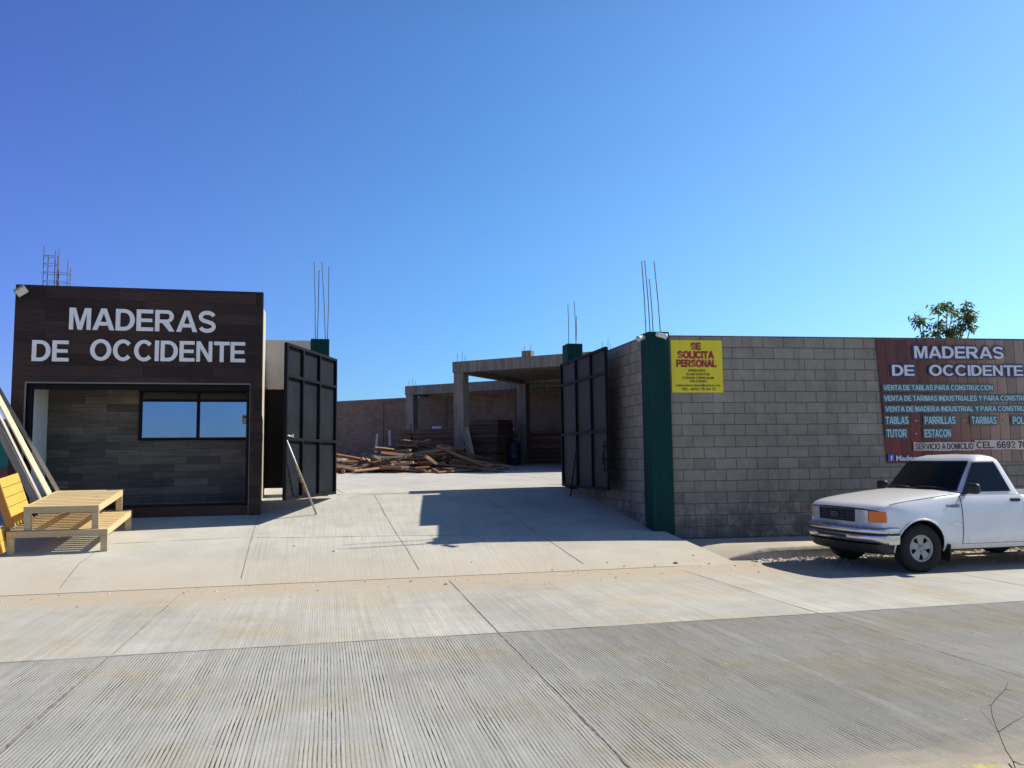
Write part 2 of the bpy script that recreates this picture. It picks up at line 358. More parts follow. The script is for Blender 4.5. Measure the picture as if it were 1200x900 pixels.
# ------------------------------------------------------------------ materials
M = {}
def m_road():
    g = G('road_concrete'); p = g.pos(); x, y, z = g.sep(p)
    big = g.noise(p, .35, 4, .6); mid = g.noise(p, 2.2, 5, .65); fine = g.noise(p, 40, 4, .7)
    streak = g.noise(g.scale(p, 5.5, .28, 1), 1.0, 4, .6); streak2 = g.noise(g.scale(p, 22, .35, 1), 1.0, 3, .6)
    lane = g.rng(y, 7.70, 7.74, 1, 0)            # 1 in the near lane
    wob = g.ma('MULTIPLY', g.noise(g.scale(p, .6, .5, 1), 1, 2), .05)
    ph = g.ma('MULTIPLY', g.ma('ADD', x, wob), 2 * math.pi / .026)
    gr = g.rng(g.ma('SINE', ph), .1, .95, 0, 1)
    amp = g.ma('MULTIPLY', g.rng(streak, .30, .62, .25, 1), g.rng(lane, 0, 1, .30, .85, False))
    amp = g.ma('MULTIPLY', amp, g.rng(mid, .3, .7, .45, 1.15)); brk = g.noise(g.scale(p, 30, 3.0, 1), 1.0, 4, .7); amp = g.ma('MULTIPLY', amp, g.rng(brk, .30, .60, .45, 1.15)); brk2 = g.noise(g.scale(p, 3.0, 1.1, 1), 1.3, 5, .7); amp = g.ma('MULTIPLY', amp, g.rng(brk2, .34, .56, .5, 1.05))
    stain = g.rng(g.noise(p, .8, 5, .65), .46, .68, 0, .75)
    c = g.mix(lane, (.47, .458, .41), (.405, .402, .366))
    c = g.mul(c, g.rng(big, .3, .7, .84, 1.14, False)); c = g.mul(c, g.rng(mid, .25, .75, .86, 1.12, False))
    c = g.mul(c, g.rng(streak2, .3, .7, .9, 1.1, False)); c = g.mul(c, g.rng(streak, .3, .7, .9, 1.1, False))
    slab = g.n('ShaderNodeTexWhiteNoise', noise_dimensions='1D'); g.put(slab.inputs['W'], g.ma('FLOOR', g.ma('DIVIDE', g.ma('ADD', x, 1.83), 3.41)))
    c = g.mul(c, g.rng(slab.outputs[0], 0, 1, .93, 1.05, False))
    c = g.mul(c, g.rng(fine, .3, .7, .9, 1.1, False))
    c = g.mul(c, g.ma('SUBTRACT', 1.0, g.ma('MULTIPLY', g.ma('MULTIPLY', gr, amp), 1.0)))
    c = g.mix(stain, c, g.mix(1.0, c, (1.0, .90, .72), 'MULTIPLY'))
    c = g.mul(c, g.mix(lane, 1.0, g.rng(g.ma('ADD', x, g.ma('MULTIPLY', big, 2.0)), .5, 4.5, 1.0, .74)) if False else g.ma('SUBTRACT', 1.0, g.ma('MULTIPLY', lane, g.rng(g.ma('ADD', x, g.ma('MULTIPLY', big, 2.5)), 1.2, 4.6, 0, .32))))
    wear = g.rng(g.noise(g.scale(p, .25, 1.2, 1), 1, 3), .5, .72, 0, .28); c = g.mix(g.ma('MULTIPLY', wear, lane), c, (.24, .24, .24))
    pale = g.ma('MULTIPLY', g.rng(g.noise(g.scale(p, 3.4, .12, 1), 1.0, 3, .6), .56, .70, 0, .30), g.rng(mid, .35, .6)); c = g.mix(pale, c, (.52, .50, .45))
    oil = g.rng(g.noise(p, 1.35, 5, .6), .68, .78, 0, .30); c = g.mix(oil, c, (.16, .15, .14))
    chips = g.rng(g.noise(g.scale(p, 5, 11, 1), 2.6, 2, .5), .735, .77, 0, .55); c = g.mix(chips, c, (.62, .60, .56))
    spots = g.rng(g.noise(p, 7, 3, .6), .74, .79, 0, .5); c = g.mix(spots, c, (.14, .13, .12))
    yy = g.ma('ADD', y, g.ma('MULTIPLY', g.ma('SUBTRACT', g.noise(g.scale(p, .7, 1.6, 1), 1.6, 6, .7), .5), 1.5))
    sand = g.ma('ADD', g.ma('MULTIPLY', g.rng(yy, 9.8, 11.0, 0, .95), g.rng(g.noise(p, 3.3, 5, .7), .30, .56, .35, 1)), g.rng(yy, 4.45, 3.5, 0, .8), clamp=True)
    sand = g.ma('MAXIMUM', sand, g.ma('MULTIPLY', g.rng(yy, 8.2, 10.4, 0, .3), g.rng(mid, .4, .65)))
    sc = g.mix(g.noise(p, 9, 5, .7), (.53, .45, .335), (.41, .345, .255)); c = g.mix(sand, c, sc)
    h = g.ma('ADD', g.ma('MULTIPLY', fine, .5), g.ma('MULTIPLY', g.ma('MULTIPLY', gr, g.ma('SUBTRACT', 1, sand)), g.ma('MULTIPLY', amp, -1.0)))
    g.bump(h, .45, .006)
    return g.out(c, .85, spec=.25)
def m_slab(name, base, gx=0.0, grooveY=0.0, split=None, dirt=.25):
    g = G(name); p = g.pos(); x, y, z = g.sep(p)
    big = g.noise(p, .45, 4, .6); mid = g.noise(p, 2.0, 6, .65); fine = g.noise(p, 45, 4, .7)
    c = g.mul(base, g.rng(big, .3, .7, .88, 1.1, False)); c = g.mul(c, g.rng(mid, .25, .75, .88, 1.1, False)); c = g.mul(c, g.rng(fine, .3, .7, .93, 1.07, False))
    h = fine
    if grooveY:
        s1 = g.noise(g.scale(p, 26, .9, 1), 1.0, 4, .65); s2 = g.noise(g.scale(p, 1.6, 34, 1), 1.0, 4, .65)
        right = g.rng(x, 3.75, 3.8); left = g.rng(x, -1.35, -1.3)
        s = g.ma('ADD', g.ma('MULTIPLY', g.rng(s1, .42, .7), g.ma('MULTIPLY', left, g.ma('SUBTRACT', 1, right))), g.ma('MULTIPLY', g.rng(s2, .44, .66), right))
        c = g.mul(c, g.ma('SUBTRACT', 1.0, g.ma('MULTIPLY', s, .10 * grooveY))); h = g.ma('SUBTRACT', fine, s)
        yy = g.ma('ADD', y, g.ma('MULTIPLY', g.ma('SUBTRACT', g.noise(p, 1.5, 6, .7), .5), 2.2))
        sand = g.rng(yy, 13.6, 11.4, 0, .6)
        c = g.mix(sand, c, g.mix(g.noise(p, 8, 5, .7), (.55, .48, .37), (.46, .39, .29)))
    st = g.rng(g.noise(p, 1.1, 6, .75), .60, .72, 0, dirt); c = g.mix(st, c, (.27, .235, .19))
    sp = g.rng(g.noise(p, 9, 3, .6), .75, .8, 0, .5); c = g.mix(sp, c, (.16, .14, .12))
    g.bump(h, .3, .004)
    return g.out(c, .88, spec=.22)
M['road'] = m_road()
M['apron'] = m_slab('driveway_concrete', (.505, .49, .43), grooveY=1.0)
M['yard'] = m_slab('yard_concrete', (.49, .475, .44))
M['walk'] = m_slab('sidewalk_concrete', (.50, .455, .365), dirt=.4)
M['joint'] = simple('joint_dark', (.23, .21, .18), .95, var=.4, scale=4)
M['joint_light'] = simple('joint_mortar', (.42, .39, .33), .95, var=.25, scale=4)
M['crack'] = simple('crack_grime', (.215, .20, .175), .95, var=.8, scale=5)
M['earth'] = simple('dry_earth', (.33, .25, .165), .95, var=.25, scale=.6, bump=.3)
M['pebble'] = simple('pebble', (.30, .28, .25), .9, var=.5, scale=9)

def m_block(name, axis):
    g = G(name); p = g.pos(); x, y, z = g.sep(p)
    o = g.obj(); ox, oy, oz = g.sep(o)
    u = ox if axis == 'X' else oy
    v = g.com(u, oz)
    v = g.add(v, g.scale(g.noise(o, 3, 2, .5, True), .014, .014, 0)); v = g.add(v, g.scale(g.noise(o, 17, 3, .6, True), .009, .009, 0))
    col, fac = g.brick(v, .398, .2, .0075, (.290, .256, .198), (.262, .232, .180), (.125, .112, .092), smooth=.25)
    rb, rf = g.brick(v, .398, .2, .0, (0, 0, 0), (1, 1, 1), (0, 0, 0), smooth=0)
    rv = g.sep(rb)[0]; dk = g.ma('MULTIPLY', g.rng(rv, .82, .88, 0, .36), g.rng(g.ma('ADD', oz, g.ma('MULTIPLY', g.noise(o, .9, 4, .6), -1.6)), 1.4, .2)); col = g.mix(dk, col, (.10, .094, .085))
    lt = g.rng(rv, .12, .06, 0, .22); col = g.mix(lt, col, (.34, .32, .285))
    big = g.noise(o, .8, 5, .65); mid = g.noise(o, 5, 5, .65); fine = g.noise(o, 70, 3, .7)
    c = g.mul(col, g.rng(big, .3, .7, .82, 1.16, False)); c = g.mul(c, g.rng(mid, .3, .7, .88, 1.12, False)); c = g.mul(c, g.rng(fine, .3, .7, .86, 1.14, False))
    smear = g.rng(g.noise(g.scale(o, 2.2, 2.2, 4.5), 1.5, 5, .7), .58, .70, 0, .55); c = g.mix(smear, c, (.27, .255, .24))
    pat = g.rng(g.noise(g.scale(o, 1.0, 1.0, .55), 1.1, 6, .72), .50, .68, 0, .38); c = g.mix(pat, c, (.125, .118, .11))
    drip = g.ma('MULTIPLY', g.rng(g.noise(g.scale(o, 5.5, 5.5, .35), 1.0, 4, .6), .56, .70, 0, .40), g.rng(oz, 2.4, 3.7)); c = g.mix(drip, c, (.11, .105, .10))
    lowz = g.ma('ADD', oz, g.ma('MULTIPLY', g.noise(o, 1.6, 5, .7), -1.5))
    wet = g.ma('MULTIPLY', g.rng(lowz, .75, -.45, 0, .75), g.rng(g.noise(o, 2.7, 5, .7), .38, .55)); c = g.mix(wet, c, (.095, .09, .085))
    wh = g.rng(g.noise(o, 6.5, 3, .6), .735, .77, 0, .5); c = g.mix(wh, c, (.5, .49, .47))
    h = g.ma('ADD', g.ma('MULTIPLY', fac, -1.0), g.ma('MULTIPLY', fine, .25)); g.bump(h, .8, .008)
    return g.out(c, .92, spec=.2)
M['block'] = m_block('concrete_block', 'X'); M['block_y'] = m_block('concrete_block_side', 'Y')
def m_redbrick():
    g = G('red_brick'); o = g.obj(); ox, oy, oz = g.sep(o)
    col, fac = g.brick(g.com(ox, oz), .28, .085, .012, (.235, .140, .100), (.160, .102, .076), (.18, .145, .115), smooth=.3)
    big = g.noise(o, .5, 6, .7); mid = g.noise(o, 3, 5, .7)
    c = g.mul(col, g.rng(big, .3, .7, .75, 1.25, False)); c = g.mul(c, g.rng(mid, .3, .7, .85, 1.15, False))
    c = g.mix(g.rng(g.noise(o, 1.3, 6, .75), .57, .68, 0, .45), c, (.18, .14, .12))
    g.bump(fac, -.5, .01); return g.out(c, .93, spec=.2)
M['redbrick'] = m_redbrick()
def m_tile(name, c1, c2, w_, h_, grout, per=.5):
    g = G(name); o = g.obj(); ox, oy, oz = g.sep(o)
    v = g.com(ox, oz)
    col, fac = g.brick(v, w_, h_, .0022, c1, c2, grout, smooth=.0, off=.37, freq=2)
    gr1 = g.noise(g.scale(o, 1.5, 1, 26), 1.6, 5, .65); gr2 = g.noise(g.scale(o, 3, 1, 90), 1.8, 3, .6); big = g.noise(g.scale(o, .8, 1, 2.2), 1.2, 4, .6)
    c = g.mul(col, g.rng(gr1, .3, .7, .68, 1.38, False)); c = g.mul(c, g.rng(gr2, .3, .7, .85, 1.15, False)); c = g.mul(c, g.rng(big, .3, .7, .8, 1.2, False))
    g.bump(g.ma('ADD', g.ma('MULTIPLY', fac, -1), g.ma('MULTIPLY', gr2, .15)), .35, .003)
    return g.out(c, g.rng(gr1, .3, .7, .48, .65, False), spec=.22)
M['tile'] = m_tile('dark_wood_tile', (.052, .030, .022), (.026, .0155, .012), 1.2, .2, (.008, .006, .005))
M['tile_in'] = m_tile('grey_wood_tile', (.150, .127, .096), (.064, .057, .048), .62, .145, (.035, .03, .026))
M['trim'] = simple('metal_trim', (.20, .185, .17), .5, .2, spec=.2)
M['plaster_white'] = simple('white_plaster', (.72, .72, .71), .85, var=.06)
M['plaster_beige'] = simple('beige_plaster', (.50, .45, .38), .9, var=.1, scale=2)
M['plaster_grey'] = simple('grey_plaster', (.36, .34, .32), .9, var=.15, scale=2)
def m_green():
    g = G('green_paint'); o = g.obj()
    n = g.noise(g.scale(o, 3, 3, .5), 1.4, 5, .65); f = g.noise(o, 40, 3, .6)
    c = g.mix(g.rng(n, .35, .7), (.003, .036, .031), (.005, .047, .040)); c = g.mix(g.rng(g.noise(o, 4, 5, .7), .62, .72, 0, .5), c, (.022, .07, .06))
    g.bump(f, .3, .005); return g.out(c, .72, spec=.15)
M['green'] = m_green()
M['gate'] = simple('gate_sheet_paint', (.013, .016, .022), .66, .0, var=.4, scale=1.6, bump=.08, spec=.10)
M['gate_bar'] = simple('gate_bar_paint', (.008, .009, .010), .62, var=.35, scale=3, spec=.12)
M['gate_grey'] = simple('gate_sheet_weathered', (.046, .042, .040), .64, var=.35, scale=1.6, bump=.08, spec=.12)
M['black'] = simple('black_metal', (.010, .010, .011), .6, var=.3, spec=.12)
M['steel'] = simple('galvanised_steel', (.48, .46, .43), .45, .6, var=.25, scale=10)
M['rust'] = simple('rusty_steel', (.17, .095, .06), .85, .2, var=.35, scale=14)
M['rebar'] = simple('rebar_steel', (.115, .085, .075), .8, .2, var=.3, scale=14)
M['wire'] = simple('tie_wire_cloth', (.30, .21, .11), .9, var=.3, scale=20)
def m_conc():
    g = G('raw_concrete'); o = g.obj(); ox, oy, oz = g.sep(o)
    st = g.noise(g.scale(o, 6, 6, .5), 1.2, 5, .7); n = g.noise(o, 1.4, 5, .7); f = g.noise(o, 30, 4, .7)
    c = g.mix(g.rng(st, .3, .7), (.25, .218, .180), (.145, .128, .110)); c = g.mul(c, g.rng(n, .3, .7, .8, 1.2, False)); c = g.mul(c, g.rng(f, .3, .7, .9, 1.1, False))
    g.bump(f, .4, .008); return g.out(c, .92, spec=.2)
M['conc'] = m_conc()
M['letter'] = simple('letter_grey', (.80, .78, .75), .55, 0.0, var=.05)
M['pine'] = wood('fresh_pine', (.70, .55, .30), (.62, .45, .22), 'X', .6, (.38, .24, .10), .08)
M['pine_y'] = wood('fresh_pine_side', (.68, .53, .29), (.60, .43, .21), 'Y', .6, (.38, .24, .10), .08)
M['pine_dull'] = wood('pine_frame', (.52, .40, .24), (.45, .33, .18), 'X', .65, (.28, .18, .09), .08)
M['varnish'] = wood('varnished_pine', (.74, .48, .12), (.68, .41, .085), 'Y', .32, (.36, .15, .03), .06)
M['varnish_edge'] = wood('varnished_edge', (.48, .20, .035), (.40, .15, .03), 'Z', .4, (.22, .08, .02), .06)
M['plank_pale'] = wood('pale_plank', (.68, .56, .36), (.58, .45, .27), 'X', .65, (.40, .26, .12), .1)
M['plank_white'] = wood('white_stake_lit_edge', (.64, .60, .50), (.55, .50, .40), 'X', .7, (.5, .42, .3), .1)  # white of the pale stakes and of the plank's painted sunlit edge
M['plank_grey'] = wood('weathered_plank', (.34, .28, .20), (.23, .185, .135), 'X', .8, (.06, .05, .04), .2)
M['lumber_a'] = wood('reddish_lumber', (.27, .125, .065), (.15, .072, .040), 'X', .9, (.05, .025, .015), .4)
M['lumber_b'] = wood('tan_lumber', (.34, .20, .115), (.20, .115, .065), 'X', .85, (.10, .06, .03), .35)
M['lumber_c'] = wood('grey_lumber', (.30, .24, .19), (.19, .15, .12), 'X', .85, (.07, .055, .04), .35)
M['lumber_dark'] = wood('dark_lumber', (.15, .085, .05), (.09, .055, .035), 'X', .9, (.03, .02, .012), .35)
def m_car():
    g = G('white_car_paint'); o = g.obj(); n = g.noise(o, 3, 4, .6); f = g.noise(o, 14, 4, .7)
    c = g.mul((.81, .80, .78), g.rng(n, .3, .7, .95, 1.03, False))
    x, y, z = g.sep(o); d = g.ma('MULTIPLY', g.rng(g.ma('ADD', z, g.ma('MULTIPLY', f, -.35)), .32, .05, 0, .55), 1.0); c = g.mix(d, c, (.42, .37, .29))
    return g.out(c, .30, 0, .5, .5)
M['car'] = m_car()
M['rubber'] = simple('tyre_rubber', (.013, .0125, .012), .9, var=.35, scale=12)
M['plastic'] = simple('black_plastic', (.016, .016, .017), .55, var=.2)
M['chrome'] = simple('chrome', (.60, .59, .58), .27, 1.0, var=.06, scale=9)
M['alloy'] = simple('alloy_rim', (.33, .325, .31), .5, .35, var=.1, scale=12)
M['hubdark'] = simple('brake_dark', (.03, .03, .032), .7, var=.2)
M['amber'] = simple('amber_lens', (.75, .17, .012), .2, 0, var=.12, scale=40, spec=.6)
M['lamp'] = simple('headlight_lens', (.50, .54, .56), .12, .25, var=.25, scale=22, spec=.8)
M['red_lens'] = simple('red_lens', (.4, .012, .01), .2, 0, var=.1, scale=30)
M['tint'] = simple('tinted_glass', (.006, .007, .010), .06, 0, var=.1, spec=.22)
M['emblem_blue'] = simple('emblem_blue', (.05, .06, .09), .3, .3)
M['white'] = simple('white_plastic', (.80, .80, .78), .4, var=.05)
M['yellow_sign'] = simple('yellow_sign_print', (.80, .64, .012), .5, var=.06, scale=4)
M['sign_red'] = simple('sign_red_print', (.50, .018, .035), .55, var=.05)
M['sign_black'] = simple('sign_black_print', (.03, .03, .02), .6, var=.05)
def m_banner():
    g = G('banner_print'); o = g.obj(); ox, oy, oz = g.sep(o)
    col, fac = g.brick(g.com(oz, ox), 9.0, .205, .006, (1, 1, 1), (.62, .60, .60), (.06, .04, .04), smooth=.2, off=.0)
    wob = g.noise(o, .8, 3, .6); f = g.ma('ADD', ox, g.ma('MULTIPLY', wob, .5))
    c = g.ramp(g.rng(f, .1, 4.0, 0, 1, False), [(0, (.115, .022, .020)), (.26, (.17, .042, .028)), (.5, (.30, .15, .095)), (.8, (.40, .28, .20)), (1, (.38, .30, .24))])
    c = g.mix(1.0, c, col, 'MULTIPLY')
    low = g.rng(g.ma('ADD', oz, g.ma('MULTIPLY', wob, .4)), 1.15, .45, 0, .65); c = g.mix(g.ma('MULTIPLY', low, g.rng(ox, 2.6, 1.2)), c, g.mix(1.0, (.23, .030, .022), col, 'MULTIPLY'))
    gr = g.noise(g.scale(o, 34, 1, 1.6), 1.2, 5, .7); c = g.mul(c, g.rng(gr, .3, .7, .78, 1.2, False))
    kn = g.noise(g.scale(o, 4, 1, 1.3), 1.6, 2, .5); c = g.mix(g.rng(kn, .70, .76, 0, .55), c, (.06, .03, .02))
    wr = g.noise(g.scale(o, 1.1, 1, 1.0), 1.4, 4, .6); g.bump(wr, .5, .06)
    return g.out(c, .42, spec=.4)
M['banner'] = m_banner()
M['ban_white'] = simple('banner_letter_white', (.70, .68, .70), .45, var=.04)
M['ban_navy'] = simple('banner_letter_navy', (.035, .045, .12), .45, var=.04)
M['ban_cyan'] = simple('banner_letter_cyan', (.44, .62, .68), .45, var=.04)
M['ban_teal'] = simple('banner_letter_teal', (.055, .105, .10), .45, var=.05)
M['ban_cream'] = simple('banner_letter_cream', (.60, .50, .42), .45, var=.04)
M['ban_black'] = simple('banner_letter_black', (.03, .022, .03), .45, var=.04)
M['fb_blue'] = simple('icon_blue', (.035, .10, .36), .45, var=.04)
M['kerb_yellow'] = None
def m_kerb(name, yellow):
    g = G(name); p = g.pos(); n = g.noise(p, 6, 5, .7); f = g.noise(p, 50, 3, .7)
    c = g.mix(g.rng(n, .3, .7), (.40, .37, .31), (.27, .25, .21))
    if yellow: c = g.mix(g.rng(g.noise(p, 5, 5, .7), .46, .62, 0, .65), c, (.55, .48, .14))
    c = g.mul(c, g.rng(f, .3, .7, .85, 1.15, False)); g.bump(f, .4, .006); return g.out(c, .9, spec=.2)
M['kerb_yellow'] = m_kerb('yellow_kerb_paint', True); M['kerb'] = m_kerb('kerb_concrete', False)
def m_mirror_glass():
    g = G('reflective_window_glass'); o = g.obj()
    n = g.noise(o, 2.2, 2, .5); g.bump(n, .02, .02)
    return g.out(g.mul((.25, .345, .46), g.rng(n, .3, .7, .97, 1.03, False)), .035, 1.0)
M['mirror'] = m_mirror_glass()
M['bark'] = simple('tree_bark', (.15, .115, .085), .9, var=.3, scale=9, bump=.5)
def m_leaf(name, a, b):
    g = G(name); p = g.pos(); n = g.noise(p, 1.8, 3, .6); f = g.noise(p, 11, 2, .6)
    c = g.mix(g.rng(n, .3, .7), a, b); c = g.mul(c, g.rng(f, .3, .7, .7, 1.35, False)); g.put(g.b.inputs['Subsurface Weight'], 0.0)
    tr = g.n('ShaderNodeBsdfTranslucent'); g.put(tr.inputs[0], g.mix(1.0, c, (1.6, 1.7, .8), 'MULTIPLY')); mx = g.n('ShaderNodeMixShader'); mx.inputs[0].default_value = .42
    g.t.links.new(g.b.outputs[0], mx.inputs[1]); g.t.links.new(tr.outputs[0], mx.inputs[2]); g.t.links.new(mx.outputs[0], g.t.nodes['Material Output'].inputs[0])
    return g.out(c, .55, spec=.3)
M['leaf'] = m_leaf('tree_leaf', (.060, .105, .028), (.115, .15, .055))
M['twig'] = simple('dry_twig_bark', (.11, .085, .06), .9, var=.3)

# ------------------------------------------------------------------ the setting: ground, road, driveway, yard, sidewalks
def struct(o): return tag(o, kind='structure')
def strip_from(mb, pts, wd, mat, dz=.004, wob=0.0, seg=.25, seed=1, gfun=ground):
    rnd = random.Random(seed); P = []
    for a, b in zip(pts, pts[1:]):
        n = max(1, int((b - a).length / seg)); P += [a.lerp(b, i / n) for i in range(n)]
    P.append(pts[-1]); L, R = [], []
    off = 0.0
    for i, p in enumerate(P):
        d = (P[min(i + 1, len(P) - 1)] - P[max(i - 1, 0)]); d.z = 0; d.normalize(); s = Vector((-d.y, d.x, 0))
        off = off * .7 + rnd.uniform(-wob, wob); k = wd * (1 + (rnd.uniform(-.45, .6) if wob else 0)) / 2
        for lst, sg in ((L, -1), (R, 1)):
            q = p + s * (off + sg * k); lst.append(Vector((q.x, q.y, gfun(q.x, q.y) + dz)))
    mb.grid([L, R], mat, False)
mb = MB(); mb.add([(-3000, -3000, -.06), (3000, -3000, -.06), (3000, 3000, -.06), (-3000, 3000, -.06)], [(0, 1, 2, 3)])
struct(mb.build('ground', M['earth']))
KY = at_z(1130, 897, .145).y + .04
# road sheet with joint lines in the same mesh
flat = lambda x, y: 0.0
mb = MB()
xs = [-90, -40, -20, -10, 0, 10, 20, 40, 90]; mb.grid([[Vector((x, y, 0)) for x in xs] for y in (KY, 5.5, 7.72, 9.6, 12.05)], 0, False)
strip_from(mb, [Vector((-60, 7.72, 0)), Vector((60, 7.72, 0))], .010, 2, wob=.004, gfun=flat, seed=4)
for i, X in enumerate((-12.1, -8.65, -5.24, -1.83, 1.58, 4.99, 8.40, 11.81, 15.2)):
    strip_from(mb, [Vector((X, KY, 0)), Vector((X + .02, 7.72, 0))], .006 if X not in (-1.83, 1.58) else (.007 if X > 0 else .014), 2, wob=.0035, seg=.04, gfun=flat, seed=i + 9)
    strip_from(mb, [Vector((X + .02, 7.72, 0)), Vector((X + .05, 11.2, 0))], .009, 2, wob=.004, gfun=flat, seed=i + 29)
struct(mb.build('road', [M['road'], M['joint'], M['crack']], fix=False))
# driveway apron: sloping slab from the gutter to the gate line
def xr(y): return interp(y, [(11.55, 6.17), (13.38, 5.75), (13.45, 5.62), (17.9, 5.62), (19, 5.62)])
mb = MB(); ys = [11.55 + i * .12 for i in range(16)] + [13.4 + i * .3 for i in range(1, 15)] + [17.8, 18.1, 18.45, 18.8]
ys = sorted(set(round(q, 3) for q in ys))
xl = [-60, -30, -20, -14, -10, -8, -6, -5, -4, -3, -2, -1, 0, 1, 2, 3, 4, 5]
P = [[Vector((x, y, ground(x, y))) for x in xl] + [Vector((xr(y), y, ground(xr(y), y) - .012))] for y in ys]
mb.grid(P, 0, True)
mb.grid([[r[-1] for r in P], [Vector((r[-1].x + .01, r[-1].y, -.05)) for r in P]], 0, False)
def jl(pts, wd=.014, mat=1, seed=0, wob=.004): strip_from(mb, [at_ground(*q) for q in pts], wd, mat, wob=wob, seed=seed)
jl([(282.5, 678), (291, 645), (303, 604)], .008, 1, 1);
jl([(491, 668), (466, 627.5), (439, 580)], .008, 1, 3); 
jl([(684, 661), (630, 625), (614, 613.5), (556, 574)], .009, 1, 5); 
jl([(70, 690), (92, 661), (128, 637)], .010, 1, 7)
jl([(130, 637.5), (298, 629)], .01, 1, 9); jl([(300, 630), (345, 630), (466, 628), (510, 627.5), (612, 626), (630, 625)], .012, 1, 10)
jl([(558, 627), (568, 636), (602, 635), (592, 626)], .014, 1, 11)
jl([(395, 580), (439, 579), (470, 578), (560, 574), (660, 570.5)], .014, 1, 12)
jl([(392, 572), (403, 578)], .015, 1, 13)
struct(mb.build('driveway', [M['apron'], M['joint'], M['joint_light']], fix=False))
mb = MB(); ys = [18.8 + i * 1.2 for i in range(17)] + [60]; xs = [-60, -20, -10, -5, 0, 5, 10, 20, 60]
mb.grid([[Vector((x, y, ground(x, y))) for x in xs] for y in ys], 0, True)
strip_from(mb, [at_ground(405, 561), at_ground(560, 556.5), at_ground(664, 553)], .02, 1, seed=3, wob=.004)
strip_from(mb, [at_ground(590, 556), at_ground(662, 563)], .02, 1, seed=4, wob=.004)
struct(mb.build('yard_floor', [M['yard'], M['joint']], fix=False))
# right-hand sidewalk and kerb
mb = MB(); ysw = [11.96, 12.03, 12.15, 12.4, 12.7, 13.2, 13.9]; xsw = [0, .06, .18, .35, .6, .9, 1.4, 4, 10, 30, 60]
def wz(y, k): return .17 * min(1, max(0, (k + (y - 11.96) * .35) / .75)) ** .8 * (1 if k + (y - 11.96) * .35 > 0 else 0) + (y - 11.96) * .012
P = [[Vector((xr(max(11.55, y)) + .015 + k, y, max(.012, wz(y, k)))) for k in xsw] for y in ysw]
mb.grid(P, 0, True)
struct(mb.build('sidewalk', M['walk'], fix=False))
mb = MB(); P = []
for k in [.02, .1, .25, .42, .6, .8, 1.2, 2.9, 2.92, 5.9, 5.92, 8.9, 8.92, 12, 30, 60]:
    x = xr(11.8) + k; zt = max(.02, wz(11.96, k)) + .004; yf = 11.82 + max(0, .12 - k * .2)
    P.append([Vector((x, yf, -.02)), Vector((x, yf + .012, zt * .8)), Vector((x, yf + .035, zt)), Vector((x, 11.98, zt)), Vector((x, 11.99, -.02))])
mb.grid(P, 0, False); struct(mb.build('kerb', M['kerb'], fix=True))
mb = MB(); mb.grid([[Vector((x, y, z)) for (y, z) in ((KY + .02, -.03), (KY - .005, .13), (KY - .04, .145), (KY - .22, .15), (KY - .23, .135), (1.6, .14), (-3.0, .14), (-30, .14))] for x in (-60, -20, -5, 0, 1.5, 3, 6, 20, 60)], 0, False)
k_ = mb.build('near_sidewalk', [M['walk'], M['kerb_yellow']], fix=True)
for p in k_.data.polygons:
    if p.center.y > KY - .225: p.material_index = 1
struct(k_)

# loose stones: along the kerb and scattered in the gutter
rnd = random.Random(5); mb = MB()
def stone(c, r):
    n = 6; vs_ = [c + Vector((0, 0, r * .8))]
    for j, (h, q) in enumerate(((.45, .8), (-.1, 1))):
        vs_ += [c + Vector((math.cos(6.283 * i / n + j) * r * q * rnd.uniform(.7, 1.2), math.sin(6.283 * i / n + j) * r * q * rnd.uniform(.7, 1.2), r * h)) for i in range(n)]
    fs = [(0, 1 + i, 1 + (i + 1) % n) for i in range(n)] + [(1 + i, 7 + i, 7 + (i + 1) % n, 1 + (i + 1) % n) for i in range(n)]
    mb.add(vs_, fs, 0 if rnd.random() < .6 else 1)
for _ in range(620):
    x = 6.45 + abs(rnd.gauss(0, 1)) * 3.2; y = 11.80 - abs(rnd.gauss(0, .14)); r = rnd.choice((.008, .012, .016, .022, .032)) * rnd.uniform(.7, 1.3)
    stone(Vector((x, y, r * .1)), r)
for _ in range(260):
    x = rnd.uniform(-9, 12); y = 11.2 + rnd.gauss(0, .35); r = rnd.choice((.004, .006, .008, .012, .016)); stone(Vector((x, min(y, 13), ground(x, min(y, 13)) + r * .1)), r)
for _ in range(90):
    x = rnd.uniform(-6, 7); y = rnd.uniform(3.8, 11); r = rnd.choice((.003, .004, .006, .008)); stone(Vector((x, y, r * .1)), r)
for q, r in (((792, 660), .04), ((523, 685), .03), ((393, 646), .035), ((345, 640), .02)):
    p = at_ground(*q); stone(p, r)
tag(mb.build('gravel', [M['pebble'], simple('pale_pebble', (.66, .63, .56), .9, var=.3)]), kind='stuff')

# ------------------------------------------------------------------ shop building
SY = 15.80
SX0, SX1, STOP = at_Y(13.5, 450, SY).x, at_Y(306.8, 450, SY).x, at_Y(160, 337.6, SY).z
OX0, OX1, OTOP = at_Y(29, 500, SY).x, at_Y(292, 500, SY).x, at_Y(160, 450, SY).z
bld = thing('shop_building', 'small flat-roofed shop clad in dark wood-look tiles with a recessed front', 'building', (-3.3, 16.5, .6))
mb = MB(); t = .16
mb.span((SX0, SY, .35), (OX0, SY + t, STOP)); mb.span((OX1, SY, .45), (SX1, SY + t, STOP)); mb.span((OX0, SY, OTOP), (OX1, SY + t, STOP))
mb.build('facade_panel', M['tile'], bld)
mb = MB(); mb.span((SX0 + .02, SY + t, .35), (SX0 + .17, 17.56, STOP - .12)); mb.span((SX1 - .17, SY + t, .45), (SX1 - .075, 17.56, STOP - .10)); mb.span((SX0 + .02, 17.56, .4), (SX1 - .075, 20.2, STOP - 1.1))
